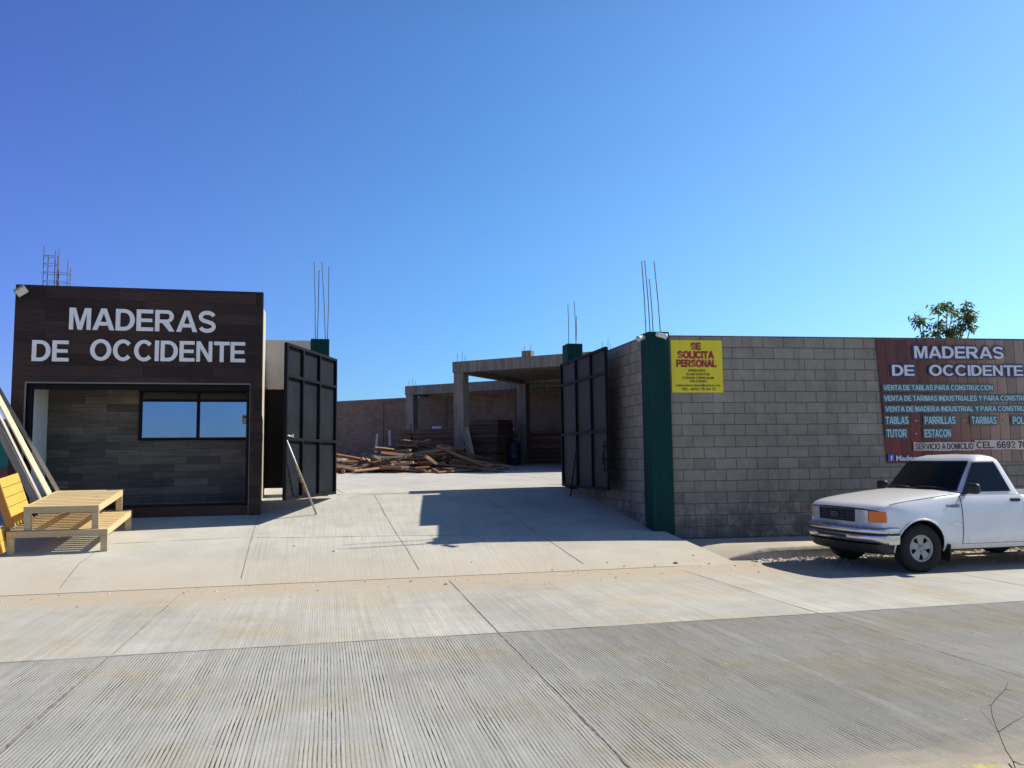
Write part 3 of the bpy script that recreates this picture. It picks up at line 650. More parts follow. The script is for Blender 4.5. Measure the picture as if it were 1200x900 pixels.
mb.build('side_wall', M['plaster_beige'], bld)
mb = MB(); mb.span((SX0 + .17, SY + t, STOP - .5), (SX1 - .17, 17.56, STOP - .34)); mb.build('roof_slab', M['conc'], bld)
mb = MB(); mb.span((OX0 - .02, 16.87, .5), (SX1 - .17, 17.02, STOP - .5)); mb.build('recessed_wall', M['tile_in'], bld)
mb = MB(); mb.span((SX0 + .17, SY + t, .5), (OX0 + .03, 16.87, STOP - .5)); mb.build('recess_side_wall', M['plaster_white'], bld)
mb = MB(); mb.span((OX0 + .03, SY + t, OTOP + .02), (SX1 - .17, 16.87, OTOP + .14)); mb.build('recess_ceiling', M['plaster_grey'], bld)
mb = MB(); mb.span((OX0, SY + .03, .4), (OX1, 16.87, .845)); mb.build('plinth', M['tile'], bld)
mb = MB(); e = .028
mb.span((OX0 - e, SY - .006, .5), (OX0, SY + .05, OTOP + e)); mb.span((OX0, SY - .006, OTOP), (OX1, SY + .05, OTOP + e)); mb.span((OX1, SY - .006, .6), (OX1 + .012, SY + .05, OTOP + e))
mb.build('opening_trim', M['trim'], bld, bevel=.003)
mb = MB(); mb.span((OX0 + .002, SY + .055, .86), (OX0 + .085, SY + .14, OTOP - .004)); mb.span((OX0 + .085, SY + .055, OTOP - .10), (OX1 - .002, SY + .14, OTOP - .004)); mb.span((OX1 - .06, SY + .055, .86), (OX1 - .002, SY + .14, OTOP - .10))
mb.build('shutter_rail', M['black'], bld, bevel=.004)
# window in the recess
WX0, WX1, WZ0, WZ1 = at_Y(163, 490, 16.85).x, SX1 - .175, at_Y(220, 516, 16.85).z, at_Y(220, 457, 16.85).z
WXM = at_Y(232.5, 490, 16.85).x; WZP = at_Y(220, 471, 16.85).z
win = MB(); wy = 16.87
for a, b in (((WX0, WZ0), (WX0 + .06, WZ1)), ((WX1 - .06, WZ0), (WX1, WZ1)), ((WX0 + .06, WZ0), (WX1 - .06, WZ0 + .055)), ((WX0 + .06, WZ1 - .055), (WX1 - .06, WZ1)), ((WXM - .03, WZ0 + .055), (WXM + .03, WZ1 - .055)), ((WX0 + .06, WZP), (WXM - .03, WZP + .05)), ((WXM + .03, WZP), (WX1 - .06, WZP + .05))):
    win.span((a[0], wy - .055, a[1]), (b[0], wy - .003, b[1]))
wo = win.build('window', M['black'], bld, bevel=.004)
for a, b in (((WX0 + .06, WZ0 + .055), (WXM - .03, WZP)), ((WXM + .03, WZ0 + .055), (WX1 - .06, WZP))):
    mb = MB(); mb.span((a[0], wy - .03, a[1]), (b[0], wy - .018, b[1])); mb.build('pane', M['mirror'], wo)
mb = MB()
for k in range(3):
    for a, b in ((WX0 + .06, WXM - .03), (WXM + .03, WX1 - .06)): mb.span((a, wy - .05 + k * .003, WZP + .052 + k * .034), (b, wy - .02, WZP + .052 + k * .034 + .028))
mb.build('louvre', simple('louvre_bronze', (.035, .028, .024), .5), wo)
mb = MB(); nx0, nx1, nz0, nz1 = at_Y(284, 490, wy).x, at_Y(291, 490, wy).x, at_Y(285, 497, wy).z, at_Y(285, 486, wy).z
mb.span((nx0, wy - .04, nz0), (nx1, wy - .0305, nz1)); mb.span((nx0 + .015, wy - .0415, nz1 - .07), (nx1 - .015, wy - .04, nz1 - .03), 1)
tag(mb.build('paper_notice', [simple('paper', (.42, .41, .38), .8), M['sign_black']]), 'small grey notice stuck inside the right end of the shop window', 'notice')
# rebar cages rising from the rear of the roof
def cage(x, y, z0, h, wd, seed):
    rr = random.Random(seed); mb = MB()
    for i in (-1, 1):
        for j in (-1, 1):
            mb.tube([(x + i * wd, y + j * wd, z0 - .1), (x + i * wd + rr.uniform(-.02, .02), y + j * wd, z0 + h * rr.uniform(.92, 1.02))], .009, 5)
    z = z0 + .2
    while z < z0 + h - .1:
        q = [Vector((x + i * wd, y + j * wd, z + rr.uniform(-.015, .015))) for i, j in ((-1, -1), (1, -1), (1, 1), (-1, 1))]
        for a, b in zip(q, q[1:] + q[:1]): mb.tube([a, b], .006, 4)
        z += .2
    return mb.build('rebar_cage', M['rebar'], bld)
c1 = at_Y(59.5, 325, 19.9); cage(c1.x, 19.9, STOP - 1.1, at_Y(59, 290, 19.9).z - STOP + 1.1, .11, 1)
c2 = at_Y(74, 325, 19.9); cage(c2.x, 19.9, STOP - 1.1, at_Y(74, 306, 19.9).z - STOP + 1.1, .11, 2)

# lettering on the facade
sg = thing('sign_lettering', 'large pale grey raised letters on the dark shop front', 'sign lettering', (-3.3, SY, 3.4))
for body, xa, xb, yb, yt in (('MADERAS', 81, 253, 388, 363), ('DE', 37.3, 80.5, 423.5, 399), ('OCCIDENTE', 105.5, 287.5, 423.5, 399.5)):
    ya = (xa + xb) / 2; zb = at_Y(ya, yb, SY).z; xw0 = at_Y(xa, yb, SY).x; xw1 = at_Y(xb, yb, SY).x
    v_, f_ = fit_text(body, Vector((xw0, SY - .002, zb)), Vector((1, 0, 0)), Vector((0, 0, 1)), xw1 - xw0, at_Y(ya, yt, SY).z - zb, .03)
    for vi, fi in sorted(islands(v_, f_), key=lambda q: min(p.x for p in q[0])):
        MB().add(vi, fi).build('letter', M['letter'], sg, fix=True)

# floodlight on the corner of the shop
fp = at_Y(24.5, 341, SY - .10)
fl = thing('floodlight', 'tilted square floodlight at the top left corner of the shop front', 'floodlight', fp)
Mr = Euler((math.radians(38), math.radians(-38), math.radians(12))).to_matrix()
mb = MB(); mb.box(fp, (.19, .07, .15), 0, Mr); mb.build('housing', simple('lamp_housing_grey', (.19, .19, .19), .5), fl, bevel=.012)
mb = MB(); mb.box(fp + Mr @ Vector((0, -.041, 0)), (.165, .008, .125), 0, Mr); mb.build('lens', simple('lamp_glass', (.55, .52, .44), .2, spec=.7), fl)
mb = MB(); mb.box(fp + Vector((0, .06, -.02)), (.06, .10, .05)); mb.build('bracket', M['steel'], fl)

# ------------------------------------------------------------------ boundary piece between the shop and the gate, side door
PE_ = at_Y(364, 405, 17.58).x; BZ = at_Y(320, 456, 17.58).z
bw = thing('boundary_wall', 'short beige wall bridging the shop and the green left gate pillar', 'wall', (-.75, 17.65, .9))
mb = MB(); mb.span((SX1 - .072, 17.58, BZ), (PE_ - .003, 17.74, at_Y(345, 399, 17.58).z)); mb.build('wall_panel', M['plaster_beige'], bw)
sd = thing('side_door', 'black sheet metal door under the short beige wall beside the shop', 'door', (-.75, 17.62, .93))
mb = MB(); mb.span((SX1 - .07, 17.61, 1.09), (PE_ - .01, 17.645, BZ - .005)); mb.build('door_leaf', M['black'], sd)
mb = MB(); mb.span((SX1 - .07, 17.585, 1.09), (SX1 - .03, 17.61, BZ - .005)); mb.span((PE_ - .05, 17.585, 1.09), (PE_ - .01, 17.61, BZ - .005)); mb.span((SX1 - .03, 17.585, 2.0), (PE_ - .05, 17.61, 2.05)); mb.build('door_frame', M['black'], sd)

# ------------------------------------------------------------------ green pillars with rebar
def pillar(label, x0, x1, y0, y1, zb, zt, bars, name='gate_pillar'):
    r = thing(name, label, 'pillar', ((x0 + x1) / 2, (y0 + y1) / 2, zb), 'green concrete pillars with bare rebar')
    mb = MB(); mb.span((x0, y0, zb - .25), (x1, y1, zt)); mb.build('shaft', M['green'], r, bevel=.012)
    for i, (px, dy, lean, top) in enumerate(bars):
        b = Vector((px, y0 + dy, zt - .05)); mb = MB()
        mb.tube([b, b.lerp(Vector((px + lean, y0 + dy, top)), .5) + Vector((.008, 0, 0)), (px + lean, y0 + dy, top)], .0082, 6)
        mb.build('rebar', M['rebar'], r)
    return r
def bars_for(list_px, y):
    res = []
    for xb, yb, xt, yt, dy in list_px:
        a = at_Y(xb, yb, y + dy); b = at_Y(xt, yt, y + dy); res.append((a.x, dy, b.x - a.x, b.z))
    return res
PA = at_Y(761.5, 450, 13.40).x; PB = at_Y(786, 450, 13.40).x
pillar('green pillar at the street corner of the grey block wall', PA, PB, 13.40, 13.79, .2, at_Y(768, 388.5, 13.4).z,
       bars_for([(757, 388, 752, 306, .08), (762, 388, 755.5, 305, .3), (765.5, 388, 761, 327, .3), (774, 388, 766.5, 306, .09)], 13.4))
PC, PD = at_Y(665, 415, 17.92).x, at_Y(683, 415, 17.92).x
pillar('green pillar behind the right gate leaf', PC, PD, 17.92, 18.34, .9, at_Y(674, 402.5, 17.92).z,
       bars_for([(666.5, 403, 665.5, 356, .08), (675, 403, 673, 353.5, .3), (674.8, 403, 675.5, 370, .1)], 17.92))
PE, PF = at_Y(364, 405, 17.58).x, at_Y(386, 405, 17.58).x
pillar('green pillar behind the left gate leaf beside the shop', PE, PF, 17.58, 17.98, .85, at_Y(375, 397, 17.58).z,
       bars_for([(369.5, 398, 368.3, 307, .1), (371.7, 398, 373.8, 317, .3), (381.5, 398, 377.2, 307, .3), (383.6, 398, 385.5, 312, .1)], 17.58))

# ------------------------------------------------------------------ block walls
WALL_ROT = math.radians(-4.5)
WN = Matrix.Rotation(WALL_ROT, 3, 'Z') @ Vector((0, -1, 0)); WU = Matrix.Rotation(WALL_ROT, 3, 'Z') @ Vector((1, 0, 0)); WP = Vector((at_Y(785.9, 450, 13.47).x, 13.47, 0))
wl = thing('street_wall', 'long grey concrete block wall along the sidewalk behind the pickup', 'wall', (at_Y(785.9, 450, 13.47).x, 13.47, .02), rot=(0, 0, WALL_ROT))
WH = at_plane(850, 393.5, WP, WN).z - .02
mb = MB(); mb.box((22.5, .075, WH / 2), (45, .15, WH)); mb.build('block_panel', M['block'], wl, local=True)
rw = thing('return_wall', 'grey block wall running back from the street pillar beside the right gate leaf', 'wall', (5.61, 13.79, .02))
mb = MB(); RWX = at_Y(752.5, 400, 13.8).x
mb.span((RWX, 13.79, .02), (RWX + .15, 17.92, at_Y(752, 394.5, 13.8).z)); mb.build('block_panel', M['block_y'], rw)

# ------------------------------------------------------------------ gates
def leaf(label, hinge, free, zb, zt, sheet, side, rails, muls, bar=.055):
    """swing gate leaf: tube frame, two rails, two mullions and a sheet behind them; SIDE = direction the bars face"""
    h = Vector((hinge[0], hinge[1], 0)); f = Vector((free[0], free[1], 0)); L = (f - h).length
    a = math.atan2((f - h).y, (f - h).x)
    r = thing('gate_leaf', label, 'gate', (h.x, h.y, zb), 'steel gate leaves', (0, 0, a)); H = zt - zb
    mb = MB(); mb.span((.01, -.006, .01), (L - .01, .006, H - .01)); mb.build('sheet_panel', sheet, r, local=True)
    s = side * (.006 + bar / 2 + .001)
    mb = MB(); b = bar
    mb.span((0, s - b / 2, 0), (b, s + b / 2, H)); mb.span((L - b, s - b / 2, 0), (L, s + b / 2, H)); mb.span((b, s - b / 2, 0), (L - b, s + b / 2, b)); mb.span((b, s - b / 2, H - b), (L - b, s + b / 2, H))
    mb.build('gate_frame', M['gate_bar'], r, local=True, bevel=.005)
    ms = [b] + [L * q for q in muls] + [L - b]
    for z in rails:
        mb = MB(); mb.span((b, s - b / 2 + .001, H * z - b / 2), (L - b, s + b / 2 + .001, H * z + b / 2)); mb.build('rail', M['gate_bar'], r, local=True, bevel=.004)
    zz = [b] + [H * q for q in rails] + [H - b]
    for q in muls:
        mb = MB()
        for z0, z1 in zip(zz, zz[1:]):
            mb.span((L * q - b / 2, s - b / 2, z0 + (b / 2 + .001 if z0 != b else 0)), (L * q + b / 2, s + b / 2, z1 - (b / 2 + .001 if z1 != H - b else 0)))
        mb.build('mullion', M['gate_bar'], r, local=True, bevel=.004)
    for z in (.35, H - .35):
        mb = MB(); mb.tube([(-.03, 0, z - .07), (-.03, 0, z + .07)], .022, 10); mb.span((-.03, -.008, z - .04), (.03, .008, z + .04)); mb.build('hinge', M['gate_bar'], r, local=True)
    return r, L, H
LH, LF = at_Y(391.5, 500, 17.35), at_Y(332, 500, 14.95)
RH, RF = at_Y(660, 500, 17.72), at_Y(714, 500, 14.72)
gl, gL, gH = leaf('dark blue-black steel gate leaf standing open beside the shop', (LH.x, LH.y), (LF.x, LF.y), at_Y(392, 579, 17.35).z, at_Y(391, 421, 17.35).z, M['gate'], 1, (.385, .79), (.37, .70))
gr_, rL, rH = leaf('grey weathered steel gate leaf folded back against the block return wall', (RH.x, RH.y), (RF.x, RF.y), at_Y(662, 569.5, 17.72).z, at_Y(659, 427, 17.72).z, M['gate_grey'], -1, (.415, .82), (.36, .69), .05)
mb = MB(); mb.tube([(gL - .22, .075, gH * .385 + .05), (gL - .02, .075, gH * .385 + .06)], .016, 8); mb.span((gL - .26, .058, gH * .385 + .03), (gL - .20, .09, gH * .385 + .09)); mb.build('latch', M['steel'], gl, local=True)
mb = MB(); mb.tube([(rL - .10, -.075, .35), (rL - .10, -.075, .95)], .012, 6); mb.tube([(rL - .10, -.075, .75), (rL - .18, -.08, .72), (rL - .16, -.09, .5)], .012, 6)
for z in (.4, .6, .85): mb.box((rL - .10, -.075, z), (.06, .04, .04))
mb.build('drop_bolt', M['gate_bar'], gr_, local=True)
# props that hold the leaves
foot = at_ground(371, 603); topp = at_Y(334.5, 516, 14.98) + Vector((.02, -.03, 0))
pp = thing('prop_pole', 'slanting pale steel pole propping the left gate leaf', 'pole', foot)
mb = MB(); mb.tube([foot, topp], .018, 8); mb.build('shaft', M['steel'], pp)
a, b = topp.lerp(foot, .34), topp.lerp(foot, .66); mb = MB(); sh = Vector((-.028, -.01, -.012)); mb.tube([a + sh, b + sh], .014, 8); mb.build('splice_bar', M['rust'], pp)
mb = MB()
for q in (.36, .44, .52, .6, .64):
    c = topp.lerp(foot, q) + sh * .5; d = (foot - topp).normalized(); mb.tube([c - d * .03, c + d * .03], .036, 8)
mb.build('wire_wrap', M['wire'], pp)
fp2 = at_Y(668.5, 573, 16.9); tp2 = at_Y(677, 510, 16.72)
fp2.z = ground(fp2.x, fp2.y); mb = MB(); mb.tube([fp2, tp2], .014, 8)
tag(mb.build('prop_pole', M['gate_bar']), 'thin dark pole leaning on the grey right gate leaf', 'pole')

# ------------------------------------------------------------------ security lamps on the street pillar
def sec_lamp(label, p, yaw, pitch):
    r = thing('security_lamp', label, 'lamp', p, 'white lamps on the street pillar')
    Mx = Euler((0, pitch, yaw)).to_matrix(); mb = MB()
    mb.lathe(p, Mx @ Vector((1, 0, 0)), [(.0, -.09), (.035, -.09), (.04, -.03), (.042, .06), (.052, .09), (.052, .105), (.0, .105)], 16); mb.build('lamp_head', M['white'], r)
    mb = MB(); mb.lathe(p + Mx @ Vector((.108, 0, 0)), Mx @ Vector((1, 0, 0)), [(.0, .002), (.044, .0), (.044, -.004)], 16); mb.build('lens', simple('lamp_lens', (.5, .5, .48), .15, spec=.7), r)
    return r
p1 = Vector((PA - .06, 13.55, 3.78)); p2 = Vector((PA + .2, 13.31, 3.79))
r1 = sec_lamp('white security lamp on the left face of the street pillar', p1, math.radians(200), math.radians(15))
mb = MB(); mb.tube([p1 + Vector((.02, 0, 0)), Vector((PA + .005, 13.55, 3.80))], .015, 8); mb.build('bracket', M['white'], r1)
r2 = sec_lamp('white security lamp on the front face of the street pillar', p2, math.radians(-40), math.radians(18))
mb = MB(); mb.tube([p2, Vector((PA + .19, 13.405, 3.81))], .015, 8); mb.build('bracket', M['white'], r2)

# ------------------------------------------------------------------ yellow sign and banner on the street wall
def on_wall(px, py, off=0.0): return at_plane(px, py, WP + WN * off, WN)
def wall_axes(): return WU, Vector((0, 0, 1))
ux, uy = wall_axes()
tl, br = on_wall(785.5, 398.5), on_wall(847.5, 460)
YW = (br - tl).dot(ux); YH = tl.z - br.z
o0 = tl - uy * YH
ys_ = thing('yellow_sign', 'yellow help-wanted sign with red and black lettering on the block wall', 'sign', o0)
mb = MB(); q = [o0 + WN * .002, o0 + WN * .002 + ux * YW, o0 + WN * .002 + ux * YW + uy * YH, o0 + WN * .002 + uy * YH]; mb.poly(q, WN * .012); mb.build('panel', M['yellow_sign'], ys_)
def line(parent, name, body, o, u0, u1, v0, cap, mat, lift, bold, grow=0.0, thick=.003):
    v_, f_ = fit_text(body, o + ux * u0 + uy * v0 + WN * lift, ux, uy, u1 - u0, cap, thick, bold, 1.03, grow)
    return MB().add(v_, f_).build(name, mat, parent)
for body, u0, u1, v0, cap in (('SE', .39, .58, .82, .125), ('SOLICITA', .13, .83, .655, .13), ('PERSONAL', .10, .875, .49, .13)):
    line(ys_, 'lettering', body, o0, u0 * YW, u1 * YW, v0 * YH, cap * YH, M['sign_black'], .0142, .03, .045)
    line(ys_, 'lettering', body, o0, u0 * YW, u1 * YW, v0 * YH, cap * YH, M['sign_red'], .0175, .03)
for body, u0, u1, v0, cap in (('INTERESADOS', .33, .66, .395, .045), ('DEJAR SOLICITUD', .28, .74, .325, .045), ('O ENVIAR CURRICULUM', .20, .82, .255, .045), ('POR CORREO', .35, .68, .19, .045), ('maderasdeoccidente@outlook.com', .08, .94, .115, .05), ('TEL: 6692 70 04 31', .18, .84, .04, .05)):
    line(ys_, 'lettering', body, o0, u0 * YW, u1 * YW, v0 * YH, cap * YH, M['sign_black'], .0142, .012)

btl, bbl, btr = on_wall(1025, 397.5), on_wall(1035, 543), on_wall(1262, 400)
BW = (btr - btl).dot(ux); BH = btl.z - bbl.z
B0 = btl - uy * BH
ban = thing('banner', 'large red and brown wood-print vinyl banner hung on the block wall above the pickup', 'banner', B0, rot=(0, 0, WALL_ROT))
mb = MB(); nx, nz = 40, 24; P = []
for j in range(nz + 1):
    row = []
    for i in range(nx + 1):
        u, v = i / nx, j / nz
        x = u * BW + (1 - v) * .10 * (1 - u) - .0
        y = -.012 - .010 * (math.sin(u * 21 + v * 4) * .5 + .5) - .014 * math.exp(-((u * 8 - (1 - v) * 2.2) ** 2) * 3)
        row.append(Vector((x, y, v * BH)))
    P.append(row)
mb.grid(P, 0, True)
P2 = [[q + Vector((0, .004, 0)) for q in r] for r in P]; mb.grid(P2, 0, True)
mb.build('cloth', M['banner'], ban, local=True, fix=False)
def bl(name, body, px0, px1, pyb, pyt, mat, lift, bold, grow=0.0, thick=.002, cut=None):
    a = on_wall(px0, pyb); b = on_wall(px1, pyb); t_ = on_wall(px0, pyt)
    v_, f_ = fit_text(body, a + WN * lift, ux, uy, (b - a).dot(ux), t_.z - a.z, thick, bold, 1.02, grow)
    Mi = (Matrix.Translation(B0) @ Matrix.Rotation(WALL_ROT, 4, 'Z')).inverted()
    return MB().add([Mi @ p for p in v_], f_).build(name, mat, ban, local=True)
def band(x0, x1, yb, yt, mat, lift):
    a = on_wall(x0, yb); b = on_wall(x1, yb); t_ = on_wall(x0, yt); Mi = (Matrix.Translation(B0) @ Matrix.Rotation(WALL_ROT, 4, 'Z')).inverted()
    w_ = (b - a).dot(ux); h_ = t_.z - a.z; n_ = max(4, int(w_ / .12)); rr = random.Random(int(x0)); q = []
    for k in range(n_ + 1): q.append(a + ux * (w_ * k / n_) + uy * (rr.uniform(-.008, .008)) + WN * lift)
    for k in range(n_, -1, -1): q.append(a + ux * (w_ * k / n_) + uy * (h_ + rr.uniform(-.008, .008)) + WN * lift)
    MB().poly([Mi @ p for p in q], Vector((0, -.002, 0))).build('lettering_band', mat, ban, local=True)
def two(body, x0, x1, yb, yt, front, back, bold, grow, lift=.042):
    if back in ('ban_teal', 'ban_cream') and len(body) > 1: band(x0 - 1.6, x1 + 1.6, yb + 1.5, yt - 1.5, M[back], lift)
    else: bl('lettering', body, x0, x1, yb, yt, M[back], lift, bold, grow)
    bl('lettering', body, x0, x1, yb, yt, M[front], lift + .004, bold)
two('MADERAS', 1070, 1174.5, 420, 406, 'ban_white', 'ban_navy', .034, .085)
two('DE', 1044, 1070, 440.5, 428, 'ban_white', 'ban_navy', .034, .085); two('OCCIDENTE', 1087.5, 1197, 440.5, 428, 'ban_white', 'ban_navy', .034, .085)
two('VENTA DE TABLAS PARA CONSTRUCCION', 1034, 1161.5, 457.5, 451.5, 'ban_cyan', 'ban_teal', .03, .075)
two('VENTA DE TARIMAS INDUSTRIALES Y PARA CONSTRUCCION', 1034.5, 1220, 470, 464, 'ban_cyan', 'ban_teal', .03, .075)
two('VENTA DE MADERA INDUSTRIAL Y PARA CONSTRUCCION', 1036, 1219, 482.5, 476.5, 'ban_cyan', 'ban_teal', .03, .075)
for body, x0, x1 in (('TABLAS', 1036.5, 1063), ('PARRILLAS', 1082, 1118), ('TARIMAS', 1137, 1166), ('POLINES', 1185, 1213)): two(body, x0, x1, 497, 488.5, 'ban_cyan', 'ban_teal', .03, .06)
for body, x0, x1 in (('TUTOR', 1037.5, 1061), ('ESTACON', 1082, 1112.5)): two(body, x0, x1, 512.5, 503.5, 'ban_cyan', 'ban_teal', .03, .06)
for x, y in ((1072, 493), (1128, 492.5), (1175.5, 492), (1072, 508)): two('-', x - 1.4, x + 1.4, y + 2, y - 1.5, 'ban_cyan', 'ban_teal', .03, .05)
two('SERVICIO A DOMICILIO', 1071, 1139, 527, 520, 'ban_black', 'ban_cream', .012, .06); two('CEL. 6692 70 04 31', 1142.5, 1226, 525.5, 517.5, 'ban_black', 'ban_cream', .03, .06)
two('Maderas de Occidente', 1048.5, 1130, 540, 533.5, 'ban_white', 'ban_navy', .03, .04)
a = on_wall(1039.5, 540.5); b = on_wall(1046, 532.0); Mi = (Matrix.Translation(B0) @ Matrix.Rotation(WALL_ROT, 4, 'Z')).inverted()
mb = MB(); q = [a + WN * .042, a + WN * .042 + ux * (b - a).dot(ux), a + WN * .042 + ux * (b - a).dot(ux) + uy * (b.z - a.z), a + WN * .042 + uy * (b.z - a.z)]
mb.poly([Mi @ p for p in q], Vector((0, -.002, 0))); mb.build('icon', M['fb_blue'], ban, local=True)
bl('icon_letter', 'f', 1042, 1044.8, 540, 533.5, M['white'], .046, .03)

# ------------------------------------------------------------------ white pickup
PYC = 10.76; PX0 = at_Y(1080.5, 640, PYC - .87).x - .76
pk = thing('pickup_truck', 'white single-cab pickup with dark tinted windows parked at the kerb', 'pickup truck', (PX0, PYC, 0))
HW = [(.30, .80), (.36, .835), (.50, .865), (.66, .875), (.80, .873), (.92, .862), (1.00, .845), (1.06, .815)]
def side_v(z): return interp(z, HW)
def lsurf(u):
    """top centre height, shoulder height, half-width factor, bottom height at station u"""
    top = interp(u, [(.04, .895), (.10, .94), (.25, .98), (.6, 1.04), (1.0, 1.09), (1.30, 1.12), (1.42, 1.125), (2.46, 1.10), (2.52, 1.04), (4.66, 1.04)])
    sh = interp(u, [(.04, .85), (.10, .895), (.25, .93), (.6, .975), (1.0, 1.015), (1.42, 1.055), (2.46, 1.06), (2.52, 1.03), (4.66, 1.03)])
    k = interp(u, [(.04, .955), (.10, .975), (.25, .99), (.5, 1.0), (4.5, 1.0), (4.64, .985), (4.66, .97)])
    bt = interp(u, [(.04, .50), (.3, .40), (.45, .34), (1.15, .30), (2.9, .30), (3.1, .34), (4.66, .42)])
    return top, sh, k, bt
mb = MB(); P = []
us = [.04, .06, .10, .17, .25, .35, .45, .6, .76, .9, 1.0, 1.1, 1.25, 1.42, 1.6, 1.9, 2.2, 2.46, 2.52, 2.8, 3.1, 3.5, 3.9, 4.3, 4.55, 4.64, 4.66]
def half(u):
    top, sh, k, bt = lsurf(u); pts = [(.55, bt)]
    zs = [bt + (sh - bt) * q for q in (0, .1, .25, .42, .58, .74, .86, .95)]
    pts += [(side_v(z) * k, z) for z in zs]
    e = side_v(sh) * k
    pts += [(e - .02, sh + (top - sh) * .22), (e - .06, sh + (top - sh) * .45), (e - .16, sh + (top - sh) * .70), (e * .55, sh + (top - sh) * .94), (0, top)]
    return pts
for u in us:
    h = half(u); nose = .05 if u < .3 else 0
    h = [(v + (.030 * max(0, 1 - (abs(u - .76) / .52) ** 2) + .026 * max(0, 1 - (abs(u - 3.5) / .55) ** 2)) * max(0, 1 - ((z - .70) / .26) ** 2) * (v > .7), z) for v, z in h]
    row = [Vector((PX0 + u + ((.05 * (v / .86) ** 2 + .10 * abs(v / .86) ** 6) * min(1, max(0, (.42 - u) / .36))), PYC - v, z)) for v, z in h]
    row += [Vector((2 * 0 + q.x, 2 * PYC - q.y, q.z)) for q in row[-2::-1]]
    P.append(row)
mb.grid(P, 0, True)
n = len(P[0])
for r in (P[0], P[-1]): mb.add(r, [tuple(range(n))], 0, False)
mb.add([p[0] for p in P] + [p[-1] for p in P], [(i, i + 1, len(P) + i + 1, len(P) + i) for i in range(len(P) - 1)], 0, False)
body = mb.build('body', [M['car'], M['plastic']], pk)
bmx = bmesh.new(); bmx.from_mesh(body.data); bmesh.ops.remove_doubles(bmx, verts=bmx.verts, dist=.0005); bmesh.ops.recalc_face_normals(bmx, faces=bmx.faces); bmx.to_mesh(body.data); bmx.free()
cut = MB()
for u in (.76, 3.50):
    for s in (-1, 1): cut.tube([(PX0 + u, PYC + s * .52, .335), (PX0 + u, PYC + s * 1.1, .335)], .395, 40)
cutter = cut.build('wheel_opening', M['plastic'], None)
cut2 = MB(); cut2.span((PX0 + 2.60, PYC - .70, .58), (PX0 + 4.56, PYC + .70, 1.4)); cutter2 = cut2.build('bed_opening', M['car'], None)
for c in (cutter, cutter2):
    md = body.modifiers.new('cut', 'BOOLEAN'); md.operation = 'DIFFERENCE'; md.object = c; md.solver = 'EXACT'
dg = bpy.context.evaluated_depsgraph_get(); dg.update()
nm = bpy.data.meshes.new_from_object(body.evaluated_get(dg)); body.modifiers.clear(); old = body.data; body.data = nm; nm.name = 'body'
for c in (cutter, cutter2): bpy.data.objects.remove(c)
nm.materials.clear(); nm.materials.append(M['car']); nm.materials.append(M['plastic'])
for p in nm.polygons:
    p.use_smooth = True; p.material_index = 0
    c = p.center + Vector((PX0, PYC, 0))
    for u in (.76, 3.5):
        if abs(math.hypot(c.x - PX0 - u, c.z - .335) - .395) < .025 and abs(p.normal.y) < .5 and abs(c.y - PYC) < .85: p.material_index = 1
        if math.hypot(c.x - PX0 - u, c.z - .335) < .42 and abs(p.normal.y) > .8 and abs(abs(c.y - PYC) - .52) < .05: p.material_index = 1
nm.set_sharp_from_angle(angle=math.radians(32))
# arch lips
for u in (.76, 3.50):
    for s in (-1, 1):
        mb = MB(); pts = []
        for k in range(21):
            a = math.radians(-8 + 196 * k / 20); zz = .335 + math.sin(a) * .402; pts.append((PX0 + u + math.cos(a) * .402, PYC + s * (side_v(min(1, max(.3, zz))) + .004 + .03 * max(0, 1 - (math.cos(a) * .402 / .52) ** 2) * max(0, 1 - ((zz - .70) / .26) ** 2)), zz))
        mb.tube(pts, .013, 8); mb.build('arch_lip', M['car'], pk)
# cab
LV = [(1.03, 1.31, .14, 2.50, .815), (1.10, 1.37, .135, 2.48, .80), (1.30, 1.56, .10, 2.41, .735), (1.49, 1.755, .065, 2.345, .672), (1.545, 1.815, .05, 2.32, .645), (1.59, 1.90, .04, 2.27, .60), (1.62, 2.0, .02, 2.2, .50)]
def ringpts(z, uf, cb, ur, y):
    pts = []
    r = .055
    for i in range(13):
        v = -y + r + (2 * (y - r)) * i / 12; pts.append((uf + cb * (v / y) ** 2, v))
    pts.append((uf + cb + .03, y - .012)); 
    for i in range(7): pts.append((uf + cb + .07 + (ur - .06 - uf - cb - .07) * i / 6, y))
    pts.append((ur - .02, y - .014))
    for i in range(9):
        v = y - .05 - (2 * (y - .05)) * i / 8; pts.append((ur - .03 * (v / y) ** 2 + .01, v))
    pts.append((ur - .02, -y + .014))
    for i in range(7): pts.append((ur - .06 - (ur - .06 - uf - cb - .07) * i / 6, -y))
    pts.append((uf + cb + .03, -y + .012))
    return [Vector((PX0 + u, PYC + v, z)) for u, v in pts]
mb = MB(); rings = [ringpts(*l) for l in LV]; nn = len(rings[0])
vs_ = [q for r in rings for q in r]
mb.add(vs_, [(i * nn + k, i * nn + (k + 1) % nn, (i + 1) * nn + (k + 1) % nn, (i + 1) * nn + k) for i in range(len(rings) - 1) for k in range(nn)], 0, True)
cc = Vector((PX0 + 2.1, PYC, 1.632)); mb.add(rings[-1] + [cc], [(k, (k + 1) % nn, nn) for k in range(nn)], 0, True)
cab = mb.build('cab', M['car'], pk); cab.data.set_sharp_from_angle(angle=math.radians(50))
def lv(z, k): return interp(z, [(l[0], l[k]) for l in LV])
